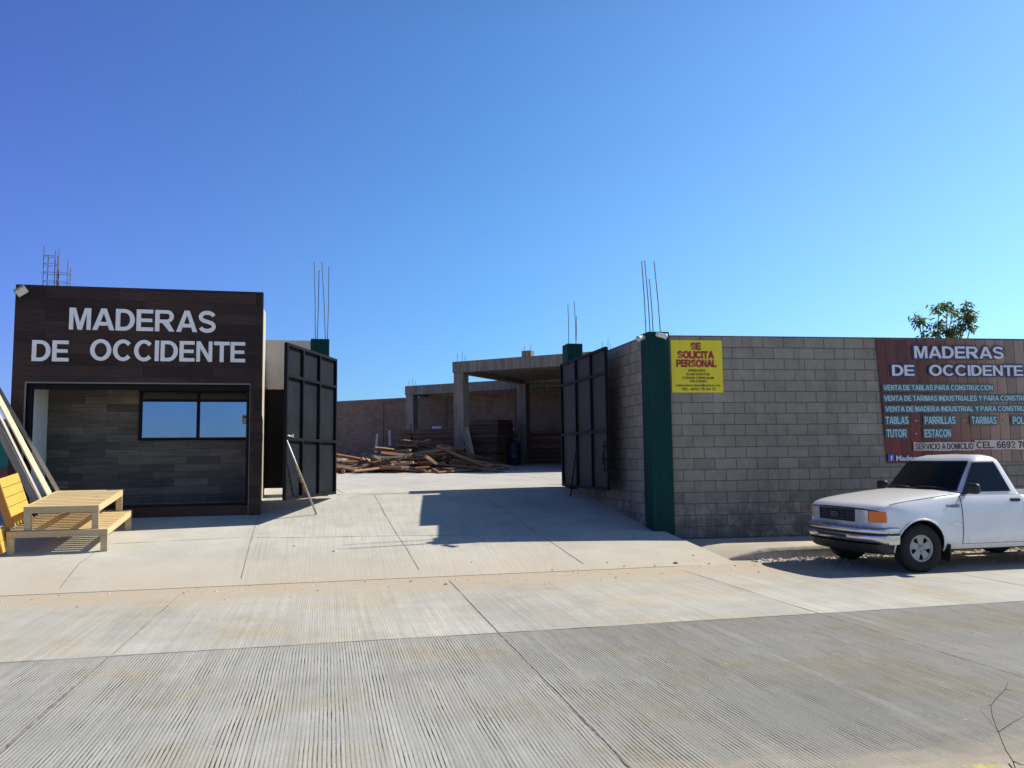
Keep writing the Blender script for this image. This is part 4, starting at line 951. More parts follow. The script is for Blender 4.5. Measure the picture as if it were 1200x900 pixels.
# windscreen, side and rear glass, each with a black rubber surround
def screen(z0, z1, f, off, mat, name, parent, rear=False):
    P = []
    for i in range(9):
        z = z0 + (z1 - z0) * i / 8; y = (lv(z, 4) - .05) * f; row = []
        for j in range(17):
            v = -y + 2 * y * j / 16
            u = (lv(z, 1) + lv(z, 2) * (v / lv(z, 4)) ** 2 - off) if not rear else (lv(z, 3) - .03 * (v / lv(z, 4)) ** 2 + .01 + off)
            row.append(Vector((PX0 + u, PYC + v, z + off * .4)))
        P.append(row)
    return MB().grid(P, 0, True).build(name, mat, parent, fix=False)
ws = screen(1.105, 1.530, 1.0, .006, M['plastic'], 'windscreen_seal', pk); ws.name = 'windscreen'
screen(1.135, 1.512, .955, .010, M['tint'], 'pane', ws)
rs = screen(1.13, 1.50, .95, .006, M['plastic'], 'rear_window', pk, True); screen(1.15, 1.48, .9, .010, M['tint'], 'pane', rs, True)
def sidewin(s, grow, off, mat, name, parent):
    P = []
    for i in range(9):
        t_ = i / 8; z = 1.108 - grow + (1.505 + 2 * grow - 1.108) * t_; row = []
        a = 1.545 + (1.845 - 1.545) * t_ - grow; b = 2.335 + (2.205 - 2.335) * t_ + grow
        for j in range(13): row.append(Vector((PX0 + a + (b - a) * j / 12, PYC + s * (lv(z, 4) + off), z)))
        P.append(row)
    return MB().grid(P, 0, True).build(name, mat, parent, fix=False)
# doors: panel proud of the body with a dark seam behind
for s in (-1, 1):
    def patch(u0, u1, z0, z1, off, nz_=14):
        return [[Vector((PX0 + u, PYC + s * (side_v(z) + off), z)) for u in [u0 + (u1 - u0) * j / 6 for j in range(7)]] for z in [z0 + (z1 - z0) * i / nz_ for i in range(nz_ + 1)]]
    d = MB().grid(patch(1.452, 2.478, .375, 1.043, .008), 0, True).build('door', M['car'], pk, fix=False)
    MB().grid(patch(1.4455, 2.4845, .3685, 1.048, .004), 0, True).build('seam', M['plastic'], d, fix=False)
    swn = sidewin(s, .016, .004, M['plastic'], 'side_window', pk); sidewin(s, 0, .007, M['tint'], 'pane', swn)
    mb = MB(); mb.box((PX0 + 2.36, PYC + s * (side_v(.97) + .012), .97), (.16, .022, .05)); mb.build('handle', M['plastic'], d, bevel=.008)
    mb = MB(); mb.lathe((PX0 + 2.455, PYC + s * (side_v(.97) + .008), .975), (0, s, 0), [(.0, .006), (.012, .005), (.013, 0)], 12); mb.build('lock', M['chrome'], d)
    # crease line along the side
    mb = MB(); mb.tube([(PX0 + 1.18, PYC + s * (side_v(.66) + .001), .66), (PX0 + 1.43, PYC + s * (side_v(.66) + .003), .66)], .004, 4); mb.build('crease', M['car'], pk)
    # mirror
    mb = MB(); c = Vector((PX0 + 1.57, PYC + s * .965, 1.145)); prof = []
    mb.box(c, (.10, .205, .15)); m_ = mb.build('mirror', M['plastic'], pk, bevel=.047, seg=5)
    mb = MB(); mb.box(c + Vector((.0505, 0, 0)), (.004, .10, .05)); mb.build('mirror_glass', M['chrome'], m_)
    mb = MB(); mb.bar((PX0 + 1.54, PYC + s * .80, 1.075), (PX0 + 1.57, PYC + s * .90, 1.10), .07, .045); mb.build('mirror_arm', M['plastic'], m_, bevel=.01)
    mb = MB(); mb.box((PX0 + 1.21, PYC + s * .79, .26), (.02, .19, .24)); mb.build('mud_flap', M['plastic'], pk, bevel=.004)
    # headlight and turn signal
    def front_u(v): return .04 + (.05 * (v / .86) ** 2 + .10 * abs(v / .86) ** 6)
    vv = [.43 + .235 * i / 6 for i in range(7)]
    P = [[Vector((PX0 + front_u(v) - .012, PYC + s * v, z)) for v in vv] for z in (.695, .73, .78, .83, .862)]
    MB().grid(P, 0, True).grid([[q + Vector((.03, 0, 0)) for q in r] for r in P], 0, True).build('headlight', M['lamp'], pk, fix=False)
    vv = [.677, .72, .765, .80, .825, .842]; P = []
    for z in (.70, .73, .78, .825, .852):
        row = [Vector((PX0 + front_u(v) - .012, PYC + s * v, z)) for v in vv] + [Vector((PX0 + u, PYC + s * (side_v(z) * lsurf(u)[2] + .006), z)) for u in (.195, .21, .225)]
        P.append(row)
    MB().grid(P, 0, True).build('turn_signal', M['amber'], pk, fix=False)
    mb = MB(); mb.span((PX0 + 4.645, PYC + s * .70 - .075, .68), (PX0 + 4.675, PYC + s * .70 + .075, .95)); mb.build('tail_light', M['red_lens'], pk, bevel=.008)
# grille
mb = MB()
gv = [-.41 + .82 * i / 12 for i in range(13)]
fu = lambda v: .04 + (.05 * (v / .86) ** 2 + .10 * abs(v / .86) ** 6)
P = [[Vector((PX0 + fu(v) - .004, PYC + v, z)) for v in gv] for z in (.69, .78, .865)]; mb.grid(P, 0, True)
gri = mb.build('grille', M['hubdark'], pk, fix=False)
mb = MB()
for z in (.697, .735, .777, .82, .858): mb.tube([(PX0 + fu(v) - .012, PYC + v, z) for v in gv], .009, 6)
for v in (-.405, -.20, .20, .405): mb.tube([(PX0 + fu(v) - .012, PYC + v, .70), (PX0 + fu(v) - .012, PYC + v, .855)], .010, 6)
mb.build('grille_bar', M['plastic'], gri)
mb = MB(); n_ = 28
for k, (rx, rz, off) in enumerate(((.088, .036, .0),)):
    mb.poly([(PX0 + fu(0) - .026, PYC + math.cos(6.2832 * i / n_) * rx, .777 + math.sin(6.2832 * i / n_) * rz) for i in range(n_)], (-.008, 0, 0))
em = mb.build('emblem', M['chrome'], gri)
mb = MB(); mb.poly([(PX0 + fu(0) - .0345, PYC + math.cos(6.2832 * i / n_) * .076, .777 + math.sin(6.2832 * i / n_) * .028) for i in range(n_)], (-.003, 0, 0)); mb.build('emblem_field', M['emblem_blue'], em)
# dark line between the hood and the header, hood panel
mb = MB(); gv2 = [-.80 + 1.6 * i / 24 for i in range(25)]
mb.tube([(PX0 + fu(v) + .004, PYC + v, .884 - .035 * (abs(v) / .86) ** 3) for v in gv2], .007, 5); mb.build('hood_gap', M['plastic'], pk)
for s in (-1, 1):
    mb = MB(); pts = []
    for u in [.30 + .125 * i for i in range(10)]:
        h = half(u); pts.append((PX0 + u, PYC + s * (h[9][0] + .003), h[9][1]))
    mb.tube(pts, .0032, 4); mb.build('hood_gap', M['plastic'], pk)
# cowl and wipers
mb = MB(); mb.grid([[Vector((PX0 + 1.325 + .14 * (v / .8) ** 2 + k * .05, PYC + v, 1.128 - .05 * (v / .8) ** 2 + k * .012)) for v in [-.74 + 1.48 * i / 16 for i in range(17)]] for k in (0, 1)], 0, True); mb.build('cowl', M['plastic'], pk, fix=False)
for v0, v1 in ((-.05, -.62), (.62, .06)):
    mb = MB(); mb.tube([(PX0 + 1.345, PYC + v0, 1.145), (PX0 + 1.355 + .10 * ((v0 + v1) / 1.6) ** 2, PYC + (v0 + v1) / 2, 1.155), (PX0 + 1.365 + .13 * (v1 / .8) ** 2, PYC + v1, 1.14)], .010, 5); mb.build('wiper', M['plastic'], pk)
# bumpers
def bump_u(v, o): return -.07 + .06 * (v / .9) ** 2 + .20 * abs(v / .90) ** 6 + o
def bumper(prof, name, mat, parent, vmax=.885):
    P = []
    for (o, z) in prof:
        row = []
        for i in range(33):
            v = -vmax + 2 * vmax * i / 32; row.append(Vector((PX0 + bump_u(v, o), PYC + v, z)))
        row = [Vector((PX0 + .405, PYC - vmax - .005 + o * .3, z)), Vector((PX0 + .25, PYC - vmax - .003, z))] + row + [Vector((PX0 + .25, PYC + vmax + .003, z)), Vector((PX0 + .405, PYC + vmax + .005 - o * .3, z))]
        P.append(row)
    return MB().grid(P, 0, True).build(name, mat, parent, fix=False)
fb = bumper([(.10, .628), (.02, .628), (.0, .612), (-.004, .555), (.012, .542), (.012, .525), (.0, .515), (.012, .455), (.05, .405), (.10, .395)], 'bumper', M['chrome'], pk)
bumper([(.004, .556), (-.014, .551), (-.014, .526), (.004, .520)], 'rub_strip', M['plastic'], fb)
mb = MB(); mb.grid([[Vector((PX0 + bump_u(v, .001), PYC + v, z)) for v in [-.34 + .68 * i / 12 for i in range(13)]] for z in (.465, .512)], 0, True); mb.build('air_slot', M['hubdark'], fb, fix=False)
bumper([(.03, .40), (.05, .36), (.07, .30), (.12, .265), (.30, .26)], 'valance', M['plastic'], pk, .82)
mb = MB(); mb.span((PX0 + 4.68, PYC - .84, .46), (PX0 + 4.80, PYC + .84, .60)); mb.build('rear_bumper', M['chrome'], pk, bevel=.02)
# underbody
mb = MB(); mb.span((PX0 + .35, PYC - .48, .24), (PX0 + 4.5, PYC - .40, .36)); mb.span((PX0 + .35, PYC + .40, .24), (PX0 + 4.5, PYC + .48, .36)); mb.span((PX0 + .5, PYC - .38, .20), (PX0 + 1.7, PYC + .38, .50)); mb.tube([(PX0 + 3.5, PYC - .7, .335), (PX0 + 3.5, PYC + .7, .335)], .05, 8); mb.tube([(PX0 + .76, PYC - .7, .30), (PX0 + .76, PYC + .7, .30)], .04, 8); mb.tube([(PX0 + 2, PYC + .25, .22), (PX0 + 4.6, PYC + .25, .28)], .03, 8)
mb.build('chassis', M['plastic'], pk)
# wheels
def wheel(u, s):
    c = Vector((PX0 + u, PYC + s * .765, .335)); ax = Vector((0, s, 0)); wh = bpy.data.objects.new('wheel', None); COL.objects.link(wh); wh.parent = pk; wh.location = c - Vector((PX0, PYC, 0))
    mb = MB(); mb.lathe(c, ax, [(.186, -.10), (.27, -.108), (.315, -.10), (.331, -.075), (.335, -.03), (.335, .03), (.331, .075), (.315, .10), (.27, .108), (.205, .104), (.186, .092)], 48)
    for k in range(48):
        a = 6.2832 * k / 48; p = c + Vector((math.cos(a), 0, math.sin(a))) * .3325
        mb.box(p + ax * .045, (.012, .07, .008), 0, Matrix.Rotation(-a + math.pi / 2, 3, 'Y'))
    mb.build('tyre', M['rubber'], wh)
    mb = MB(); mb.lathe(c, ax, [(.19, -.09), (.19, .088), (.183, .094), (.165, .090), (.155, .066)], 40)
    mb.lathe(c, ax, [(.0, .088), (.030, .088), (.034, .080), (.062, .074), (.075, .058)], 24)
    for k in range(5):
        a = 6.2832 * k / 5 + .3; d = Vector((math.cos(a), 0, math.sin(a))); tn = Vector((-math.sin(a), 0, math.cos(a)))
        o_ = c + ax * .062
        mb.poly([o_ + d * .05 - tn * .040, o_ + d * .05 + tn * .040, o_ + d * .105 + tn * .044, o_ + d * .161 + tn * .068, o_ + d * .161 - tn * .068, o_ + d * .105 - tn * .044][::-1], ax * .016)
    mb.build('rim', M['alloy'], wh)
    mb = MB(); mb.lathe(c, ax, [(.0, .035), (.175, .035), (.175, -.06)], 32); mb.build('brake_disc', M['hubdark'], wh)
for u in (.76, 3.50):
    for s in (-1, 1): wheel(u, s)
v_, f_ = fit_text('RANGER', Vector((PX0 + 1.19, PYC - side_v(.90) - .006, .885)), Vector((1, 0, 0)), Vector((0, 0, 1)), .22, .042, .004, .02)
MB().add(v_, f_).build('badge', simple('badge_grey', (.16, .16, .17), .4, .3), pk)

# ------------------------------------------------------------------ slatted pine tables, stacked
SLOPE = math.atan(.125)
def table(label, x0, x1, y0, L, zbase, H, nsl):
    r = thing('pine_table', label, 'table', ((x0 + x1) / 2, y0, zbase), 'low slatted pine tables', (SLOPE, 0, 0)); wd = x1 - x0
    gap = .034; sw = (L - .05 - gap * (nsl - 1)) / nsl
    for k in range(nsl):
        mb = MB(); y = .05 + k * (sw + gap); mb.span((-wd / 2 + .026, y, H - .022), (wd / 2 - .026, y + sw, H)); mb.build('slat', M['pine'], r, local=True, bevel=.003)
    mb = MB(); mb.span((-wd / 2, -.0, H - .095), (wd / 2, .046, H + .001)); mb.build('apron_board', M['pine_dull'], r, local=True, bevel=.003)
    mb = MB(); mb.span((-wd / 2, L - .024, H - .095), (wd / 2, L + .022, H + .001)); mb.build('apron_board', M['pine_dull'], r, local=True, bevel=.003)
    for s in (-1, 1):
        mb = MB(); xa = s * (wd / 2 - .012); mb.span((xa - .012, .047, H - .095), (xa + .012, L - .025, H + .001)); mb.build('side_rail', M['pine_y'], r, local=True, bevel=.003)
    mb = MB(); mb.span((-.02, .047, H - .115), (.02, L - .025, H - .0235)); mb.build('cross_rail', M['pine_y'], r, local=True)
    for s in (-1, 1):
        for yy in (.004, L - .062):
            mb = MB(); xa = s * (wd / 2 - .05); mb.span((xa - .048, yy, 0), (xa + .048, yy + .055, H - .096)); mb.build('leg', M['pine_dull'], r, local=True, bevel=.004)
    return r
TY = 13.29; tz = ground(-4, TY)
TA, TB = at_Y(8.0, 632, TY).x, at_Y(126.4, 630, TY).x; UA, UB = at_Y(28, 605, TY).x, at_Y(116, 605, TY).x
table('wide lower slatted pine table standing on the concrete', TA, TB, TY, 1.55, tz, .335, 11)
table('smaller slatted pine table stacked on top of the wide one', UA, UB, TY + .005, 1.47, tz + .3375, .35, 11)
# varnished slatted panels leaning at the left
def panel(label, yb, xb, zb, tilt, hgt, length, nsl):
    r = thing('slatted_panel', label, 'panel', (xb, yb, zb), 'varnished slatted panels', (SLOPE * .8, -tilt, 0)); sw = hgt / nsl
    for k in range(nsl):
        mb = MB(); mb.span((-.022, .03, k * sw + .004), (0, length - .0, (k + 1) * sw - .004)); mb.build('slat', M['varnish'], r, local=True, bevel=.003)
    for yy in (0, length - .04):
        mb = MB(); mb.span((-.105, yy, 0), (-.0225, yy + .04, hgt)) if yy else mb.span((-.105, 0, 0), (.002, .029, hgt)); mb.build('frame_board', M['varnish_edge'], r, local=True, bevel=.003)
    return r
panel('upright varnished orange slatted panel leaning at the left edge above the pine tables', 13.33, at_Y(17, 611, 13.33).x, .735, math.radians(17), .74, .85, 5)
panel('lower varnished slatted panel cut off by the left edge of the photo', 13.08, at_Y(4, 632, 13.08).x, .38, math.radians(14), .34, .5, 2)
# planks leaning on the shop corner
def plank(label, b, t_, wd, th, mat, up):
    b, t_ = Vector(b), Vector(t_); d = (t_ - b); L = d.length
    o = MB(); o.span((0, -wd / 2, -th / 2), (L, wd / 2, th / 2)); ob = o.build('leaning_plank', mat, None, bevel=.003)
    d.normalize(); side = Vector(up).cross(d).normalized(); nn_ = d.cross(side)
    ob.matrix_world = Matrix.Translation(b) @ Matrix((d, side, nn_)).transposed().to_4x4()
    return tag(ob, label, 'plank', 'planks leaning against the shop corner')
def lean(px_b, Yb, px_t, Yt):
    b = at_Y(px_b[0], px_b[1], Yb); t_ = at_Y(px_t[0], px_t[1], Yt); d = t_ - b
    k = (ground(b.x, b.y) - b.z) / d.z; b = b + d * k
    return b, b + d.normalized() * 4.2
b, t_ = lean((57, 578), 15.20, (0, 470), 15.50); plank('pale knotty pine plank leaning rightmost but one against the shop corner', b, t_, .10, .03, M['plank_pale'], (.75, -.55, .5))
b, t_ = lean((38, 580), 15.05, (-16, 474), 15.35); plank('broad weathered grey plank leaning leftmost with its face towards the street', b, t_, .12, .03, M['plank_grey'], (0, -1, 0))
b, t_ = lean((45, 580), 15.08, (-9, 470), 15.36); plank('thin white strip added as the sunlit edge of the broad grey plank', b, t_, .035, .05, M['plank_white'], (.5, -.8, .4))  # separate white strip added to paint the grey plank's sunlit edge
b, t_ = lean((67, 574), 15.3, (26, 503), 15.60); t_ = b + (t_ - b).normalized() * 3.2; plank('narrow brown plank leaning rightmost behind the pale knotty plank', b, t_, .06, .03, M['plank_grey'], (.3, -1, .2))

# ------------------------------------------------------------------ green wall far left
mb = MB(); mb.span((-22, 20.6, .6), (-5.6, 20.78, at_Y(4, 517, 20.6).z)); mb.span((-22, 20.57, .6), (-5.65, 20.597, 1.55), 1)
tag(mb.build('green_wall', [simple('bright_green_paint', (.012, .20, .135), .7, var=.15, scale=2), simple('faded_red_paint', (.20, .055, .055), .8, var=.4, scale=3)]), 'low green painted wall with a faded red base left of the shop', 'wall')

# ------------------------------------------------------------------ the yard: brick wall, concrete sheds, lumber
E1 = R0 * .892 - F0 * .452; E2 = R0 * .452 + F0 * .892
C1 = W(-2.1, 29.0); C2 = W(-4.87, 37.0)
ANG = math.atan2(E1.y, E1.x)
b0 = W(-10.5, 41.7) - E1 * 30; L0 = 64
wb = thing('brick_wall', 'old red brick wall closing the back of the yard', 'wall', (b0.x, b0.y, 1.0), rot=(0, 0, ANG))
mb = MB(); mb.box((L0 / 2, .1, 1.72), (L0, .2, 3.44)); mb.build('brick_panel', M['redbrick'], wb, local=True)
mb = MB(); mb.box((L0 / 2, .1, 3.53), (L0, .26, .18)); mb.build('coping', M['redbrick'], wb, local=True)
for k in range(17):
    mb = MB(); mb.box((2.2 + k * 3.6, -.015, 1.7), (.24, .03, 3.4)); mb.build('pier', M['redbrick'], wb, local=True)
def shed(label, C, L, D, zb, zt, thick, cols, group):
    r = thing('open_shed', label, 'shed', (C.x, C.y, zb), group, (0, 0, ANG)); H = zt - zb
    mb = MB(); mb.span((0, 0, H - thick + .12), (L, D, H - .02)); mb.build('roof_slab', M['conc'], r, local=True)
    mb = MB(); mb.span((-.03, -.03, H - thick), (L, .27, H)); mb.build('beam', M['conc'], r, local=True, bevel=.01)
    mb = MB(); mb.span((-.03, .271, H - thick), (.24, D, H)); mb.build('beam', M['conc'], r, local=True, bevel=.01)
    mb = MB(); mb.span((.241, D - .27, H - thick), (L, D, H - .021)); mb.build('beam', M['conc'], r, local=True)
    for x, y in cols:
        mb = MB(); mb.span((x - .2, y - .2, -.3), (x + .2, y + .2, H - thick - .002)); mb.build('column', M['conc'], r, local=True, bevel=.015)
        for a, bb, h in ((-.1, -.1, .30), (.1, -.1, .38), (.1, .1, .26)):
            mb = MB(); mb.tube([(x + a, y + bb, H - .03), (x + a + .02, y + bb, H + h)], .008, 5); mb.build('rebar', M['rebar'], r, local=True)
    return r
gz1 = 1.25
s1 = shed('tall front bay of the bare concrete shed with its column nearest the gate', C1, 6.0, 5.5, gz1, 5.13, .40, [(.2, .2), (.2, 5.3), (5.75, .2), (5.75, 5.3)], 'bare concrete shed bays')
mb = MB(); mb.span((2.75, -.02, 3.881), (3.1, .25, 4.08)); mb.build('column_stub', M['conc'], s1, local=True)
for a, h in ((2.8, 4.26), (3.05, 4.30)):
    mb = MB(); mb.tube([(a, .1, 3.86), (a, .1, h)], .008, 5); mb.build('rebar', M['rebar'], s1, local=True)
s2 = shed('rear bay of the bare concrete shed against the brick wall', C2, 13.05, 1.75, 1.5, 5.0, .42, [(.2, .2), (12.8, .2)], 'bare concrete shed bays')
mb = MB(); mb.span((.35, 5.501, 3.60), (6.0, 7.27, 3.84)); mb.build('roof_slab', M['conc'], s1, local=True)  # slab added over the gap between bays to keep sun off the stacks
mb = MB(); mb.span((6.001, .28, -.3), (6.15, 9.0, 3.85)); mb.build('end_wall', M['block_y'], s1, local=True)
# jumbled lumber pile
rnd = random.Random(11)
lumber_mats = [M['lumber_a'], M['lumber_a'], M['lumber_b'], M['lumber_c']]
def board_mesh(L, wd, th, mat, rough=.012):
    mb = MB(); n = 6; P = []
    for i in range(n + 1):
        x = -L / 2 + L * i / n; j = rnd.uniform(-rough, rough); k = rnd.uniform(-rough, rough); sw = wd * rnd.uniform(.85, 1.1)
        P.append([Vector((x, -sw / 2 + j, -th / 2 + k)), Vector((x, sw / 2 + j, -th / 2 + k)), Vector((x, sw / 2 + j, th / 2 + k)), Vector((x, -sw / 2 + j, th / 2 + k)), Vector((x, -sw / 2 + j, -th / 2 + k))])
    mb.grid(P, 0, False); mb.add(P[0][:4], [(0, 1, 2, 3)]); mb.add(P[-1][:4], [(0, 1, 2, 3)])
    return mb.build('timber_offcut', mat, None)
protos = []
for i in range(18):
    protos.append(board_mesh(rnd.choice((.5, .8, 1.1, 1.6, 2.1, 2.7)) * rnd.uniform(.85, 1.15), rnd.uniform(.07, .19), rnd.uniform(.025, .09), lumber_mats[i % 4], .02))
def mound(xc, d):
    return max(0, 1.0 - ((xc + 3.1) / 3.5) ** 2) * max(0, 1 - ((d - 28.2) / 2.3) ** 2) * interp(xc, [(-6.5, .45), (-4.5, .68), (-3.0, 1.0), (-2.2, .80), (-.8, .2)])
cnt = 0
for i in range(560):
    if cnt >= 288: break
    xc = rnd.uniform(-6.4, -1.15); d = 28.2 + rnd.uniform(-2.2, 1.9)
    hm = mound(xc, d)
    if hm < .02 and rnd.random() < .8: continue
    p = W(xc, d); g0 = ground(p.x, p.y)
    if cnt < len(protos): o = protos[cnt]
    else: o = protos[rnd.randrange(len(protos))].copy(); COL.objects.link(o)
    cnt += 1
    flat_ = rnd.random() < .55
    a = (rnd.gauss(.05, .28) if flat_ else rnd.uniform(-1.5, 1.5)) - PSI
    z = g0 + .06 + hm * rnd.uniform(.05, 1.0)
    tilt = rnd.gauss(0, .10) + (.16 if xc > -2.6 else -.10) * (hm > .15) * flat_
    lo = max(abs(v.co.x) for v in o.data.vertices) * abs(math.sin(tilt)); z = max(z, g0 + lo * .8 + .03)
    o.location = (p.x, p.y, z); o.rotation_euler = (rnd.uniform(-.6, .6), tilt, a)
    tag(o, 'rough reddish-brown timber offcut in the jumbled heap before the concrete shed', 'timber', 'jumbled timber offcuts')
used = cnt
for o in protos[cnt:]: bpy.data.objects.remove(o)
# a few long boards that stand out of the heap
def board(label, p, q, wd, th, mat, name='timber_board', group=None, cat='board'):
    p, q = Vector(p), Vector(q); d = q - p; L = d.length; d.normalize(); up = Vector((0, 0, 1)) if abs(d.z) < .9 else Vector((0, 1, 0)); side = up.cross(d).normalized(); nn_ = d.cross(side)
    ob = MB().span((0, -wd / 2, -th / 2), (L, wd / 2, th / 2)).build(name, mat, None)
    ob.matrix_world = Matrix.Translation(p) @ Matrix((d, side, nn_)).transposed().to_4x4()
    return tag(ob, label, cat, group)
board('long brown board sloping down to the right end of the timber heap', at_d(540, 539, 27.2), at_d(575, 551.5, 26.4), .16, .06, M['lumber_b'])
board('thick grey beam topmost on the timber heap', at_d(473, 523, 28.3), at_d(515, 533, 27.6), .22, .16, M['lumber_c'])
board('long reddish board sloping to the front of the timber heap', at_d(500, 538, 27.6), at_d(545, 553.5, 26.2), .18, .07, M['lumber_a'])
board('long pale board lying flat along the front of the timber heap', at_d(398, 557, 25.8), at_d(490, 554.5, 26.2), .14, .06, M['lumber_b'])
# two pale stakes standing before the brick wall
for q0, q1, lab in (((440, 535), (442, 508), 'leaning pale stake standing left behind the timber heap'), ((457.3, 533), (456.4, 504.5), 'upright pale stake standing right behind the timber heap')):
    p0, p1_ = at_d(*q0, 31.0), at_d(*q1, 31.0); k = (ground(p0.x, p0.y) - p0.z) / (p1_ - p0).z; board(lab, p0 + (p1_ - p0) * k, p1_, .07, .07, M['plank_white'], 'stake', 'pale stakes', 'stake')
# neat board stacks
def stack(C, n, L, wd, z0, group, label, th=.075, seed=0):
    rr = random.Random(seed); pr = None
    for k in range(n):
        if k < 3:
            o = MB().box((0, 0, 0), (L, wd, th)).build('stacked_board', [M['lumber_dark'], M['lumber_a'], M['lumber_dark']][k], None, bevel=.006)
            if pr is None: pr = []
            pr.append(o)
        else:
            o = rr.choice(pr).copy(); COL.objects.link(o)
        o.location = (C.x + rr.uniform(-.05, .05), C.y + rr.uniform(-.05, .05), z0 + th / 2 + k * (th + .004)); o.rotation_euler = (0, 0, ANG + rr.uniform(-.03, .03))
        tag(o, label, 'board', group)
sc = at_d(509, 520, 31.2); stack(sc, 18, 2.6, 1.0, ground(sc.x, sc.y), 'boards of the tall neat stack', 'brown board in the tall neat stack behind the front shed column', seed=2)
sc = at_d(566, 520, 31.5); stack(sc, 16, 1.7, .9, ground(sc.x, sc.y), 'boards of the stack inside the shed', 'dark board in the stack just inside the shed beside its column', seed=3)
sc = at_d(589, 520, 36.2); stack(sc, 14, 2.2, 1.0, ground(sc.x, sc.y), 'boards of the stack at the back of the shed', 'dark board in the low stack at the back of the shed', seed=4)
sc = at_d(574, 520, 33.0); stack(sc, 20, 1.5, 1.3, ground(sc.x, sc.y), 'boards of the tall stack added to darken the shed', 'dark board in the tall stack added to darken the shed behind the leaning boards', .085, seed=6)  # dark stack added to deepen the shade inside the shed
sc = at_d(640, 520, 34.5); stack(sc, 15, 2.4, 1.4, ground(sc.x, sc.y), 'boards of the stack added to darken the shed behind the right gate leaf', 'dark board in the stack added to darken the right of the shed beside the gate leaf', .085, seed=7)  # another dark stack added to blacken the right of the shed
for (a_, b_, lab) in (((551, 540), (543, 500), 'grey board leaning on the front shed column'), ((555, 538), (547, 501), 'second grey board leaning right of the first by the shed column')):
    p0, p1_ = at_d(*a_, 28.6), at_d(*b_, 28.9); k = (ground(p0.x, p0.y) - p0.z) / (p1_ - p0).z; board(lab, p0 + (p1_ - p0) * k, p1_, .13, .03, M['lumber_c'], 'leaning_board', 'boards leaning in the shed')
p0 = at_d(483.5, 530, 30.2); p0.z = ground(p0.x, p0.y); p1_ = at_d(482, 497, 30.2); mb = MB(); mb.tube([p0, p1_], .03, 8); tag(mb.build('post', M['black']), 'thin dark post at the left end of the tall board stack', 'post')
mb = MB(); c = at_d(512, 494, 31.0); mb.span((c.x - .17, c.y - .1, sc.z * 0 + ground(c.x, c.y) + 18 * .079 + .0), (c.x + .17, c.y + .1, ground(c.x, c.y) + 18 * .079 + .10)); tag(mb.build('white_bundle', M['white'], bevel=.03), 'small white bundle on top of the tall board stack', 'bundle')
# drum beside the rear column
dc = at_d(602, 546, 31.6); dc.z = ground(dc.x, dc.y)
dr = thing('drum', 'dark blue drum standing in the shade under the shed', 'drum', dc)
mb = MB(); mb.lathe(dc, (0, 0, 1), [(.0, 0), (.28, 0), (.29, .03), (.285, .29), (.295, .31), (.285, .33), (.285, .58), (.295, .60), (.285, .62), (.29, .86), (.27, .88), (.27, .865), (.0, .865)], 28); mb.build('barrel', simple('blue_plastic', (.012, .018, .032), .5), dr)

# ------------------------------------------------------------------ tree behind the street wall
def tree(label, base, crown, zbase):
    rr = random.Random(21); r = thing('tree', label, 'tree', base)
    trunk = MB(); lv_ = MB(); tips = []
    def limb(p, q, r0, r1, depth):
        mid = p.lerp(q, .5) + Vector((rr.uniform(-1, 1), rr.uniform(-1, 1), rr.uniform(-.3, .6))) * (q - p).length * .08
        trunk.tube([p, mid, q], [r0, (r0 + r1) / 2, r1], 7)
    fork = Vector((base[0], base[1], base[2] + 3.1)); limb(Vector(base), fork, .13, .085, 0)
    for (c, s, dens) in crown:
        c = Vector(c); limb(fork + Vector((0, 0, rr.uniform(-.4, .1))), c, .034, .009, 1)
        for k in range(dens):
            d = Vector((rr.gauss(0, 1), rr.gauss(0, 1), rr.gauss(0, .9))); d = d.normalized() * (s * rr.uniform(.25, 1.0) ** .6)
            tip = c + d
            if k % 3 == 0: trunk.tube([c.lerp(tip, .0), tip], [.012, .004], 4)
            for _ in range(12):
                o_ = tip + Vector((rr.gauss(0, .06), rr.gauss(0, .06), rr.gauss(0, .06))); L = rr.uniform(.10, .19)
                a = Vector((rr.uniform(-1, 1), rr.uniform(-1, 1), rr.uniform(-1.3, .25))).normalized(); b_ = a.orthogonal().normalized(); b_ = (Matrix.Rotation(rr.uniform(0, 6.28), 3, a) @ b_)
                lv_.add([o_, o_ + a * L * .45 + b_ * L * .17, o_ + a * L, o_ + a * L * .45 - b_ * L * .17], [(0, 1, 2, 3)])
    trunk.build('trunk', M['bark'], r); lv_.build('crown', M['leaf'], r, fix=False)
TD = 21.0
cr = []
for px, py, s, n_ in ((1077, 372, .13, 6), (1081, 379, .10, 4), (1100, 362, .14, 7), (1110, 360, .13, 6), (1116, 367, .11, 5), (1099, 380, .12, 6), (1096, 390, .10, 3), (1112, 389, .16, 9), (1133, 360, .12, 6), (1137, 368, .14, 8), (1130, 373, .13, 7), (1137, 381, .10, 5), (1122, 383, .08, 3), (1085, 394, .07, 2), (1090, 404, .3, 10), (1118, 404, .35, 12), (1108, 416, .45, 16)):
    p = at_d(px, py, TD + random.Random(px).uniform(-.5, .5)); cr.append((tuple(p), s, n_))
tb = at_d(1106, 500, TD); tree('leafy tree whose sparse top shows above the block wall', (tb.x, tb.y, 0.0), cr, 0)

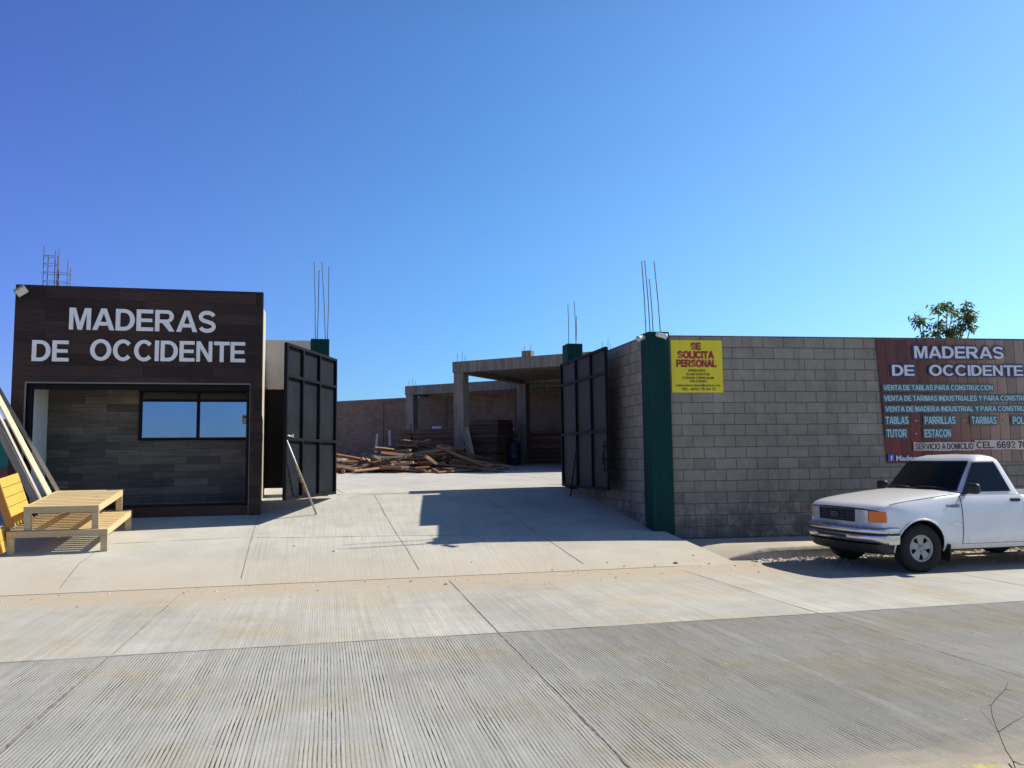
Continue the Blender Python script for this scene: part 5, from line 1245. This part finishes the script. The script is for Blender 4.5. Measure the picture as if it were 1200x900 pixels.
# ------------------------------------------------------------------ dry twigs by the near kerb
def tw(list_px, d, r):
    return [at_d(x, y, d + k * .02) for k, (x, y) in enumerate(list_px)], r
mb = MB(); D = 3.75
base = at_d(1187, 893, D); root = Vector((base.x + .02, base.y - .03, .14))
mb.tube([root, at_d(1187, 892, D), at_d(1178, 878, D), at_d(1170, 858, D)], [.003, .0026, .0021, .0018], 6)
mb.tube([at_d(1170, 858, D), at_d(1163, 840, D), at_d(1161, 827, D), at_d(1169, 817, D), at_d(1178, 808, D), at_d(1181, 800, D)], [.0018, .0017, .0016, .0014, .0011, .0008], 6)
mb.tube([at_d(1170, 858, D), at_d(1188, 846, D), at_d(1206, 836, D)], [.0017, .0013, .0009], 6)
mb.tube([at_d(1169, 857, D), at_d(1158, 843, D), at_d(1148, 831, D)], [.0011, .0008, .0006], 5)
mb.tube([at_d(1187, 892, D), at_d(1196, 896, D), at_d(1210, 897, D)], [.0028, .002, .0014], 6)
mb.tube([at_d(1161, 827, D), at_d(1158, 826, D)], [.0018, .0008], 5); mb.tube([at_d(1178, 808, D), at_d(1188, 809, D)], [.0014, .0006], 5); mb.tube([at_d(1182, 895, D), at_d(1190, 905, D)], [.0035, .0035], 6)
tag(mb.build('dry_twig', M['twig']), 'bare dry twig rising by the yellow kerb at the bottom right', 'twig')

# ------------------------------------------------------------------ faint crescent moon
mc = at_d(348.3, 110, 3000.0); cvs = []
vx, vz = R0, Vector((0, 0, 1)); Rm = 11.0; outer, inner = [], []
for k in range(13):
    a = math.radians(-35 + 120 * k / 12); outer.append(mc + vx * math.cos(a) * Rm + vz * math.sin(a) * Rm); inner.append(mc + vx * (math.cos(a) * Rm - 2.6 * math.sin(math.pi * k / 12)) + vz * math.sin(a) * Rm)

mb = MB(); mb.tube([tuple(p) for p in outer], [.15] + [.15 + 1.5 * math.sin(math.pi * k / 12) for k in range(1, 12)] + [.15], 8)
tag(mb.build('moon', simple('moon_rock', (.40, .42, .48), .9)), 'faint crescent moon high in the blue sky left of centre', 'moon')
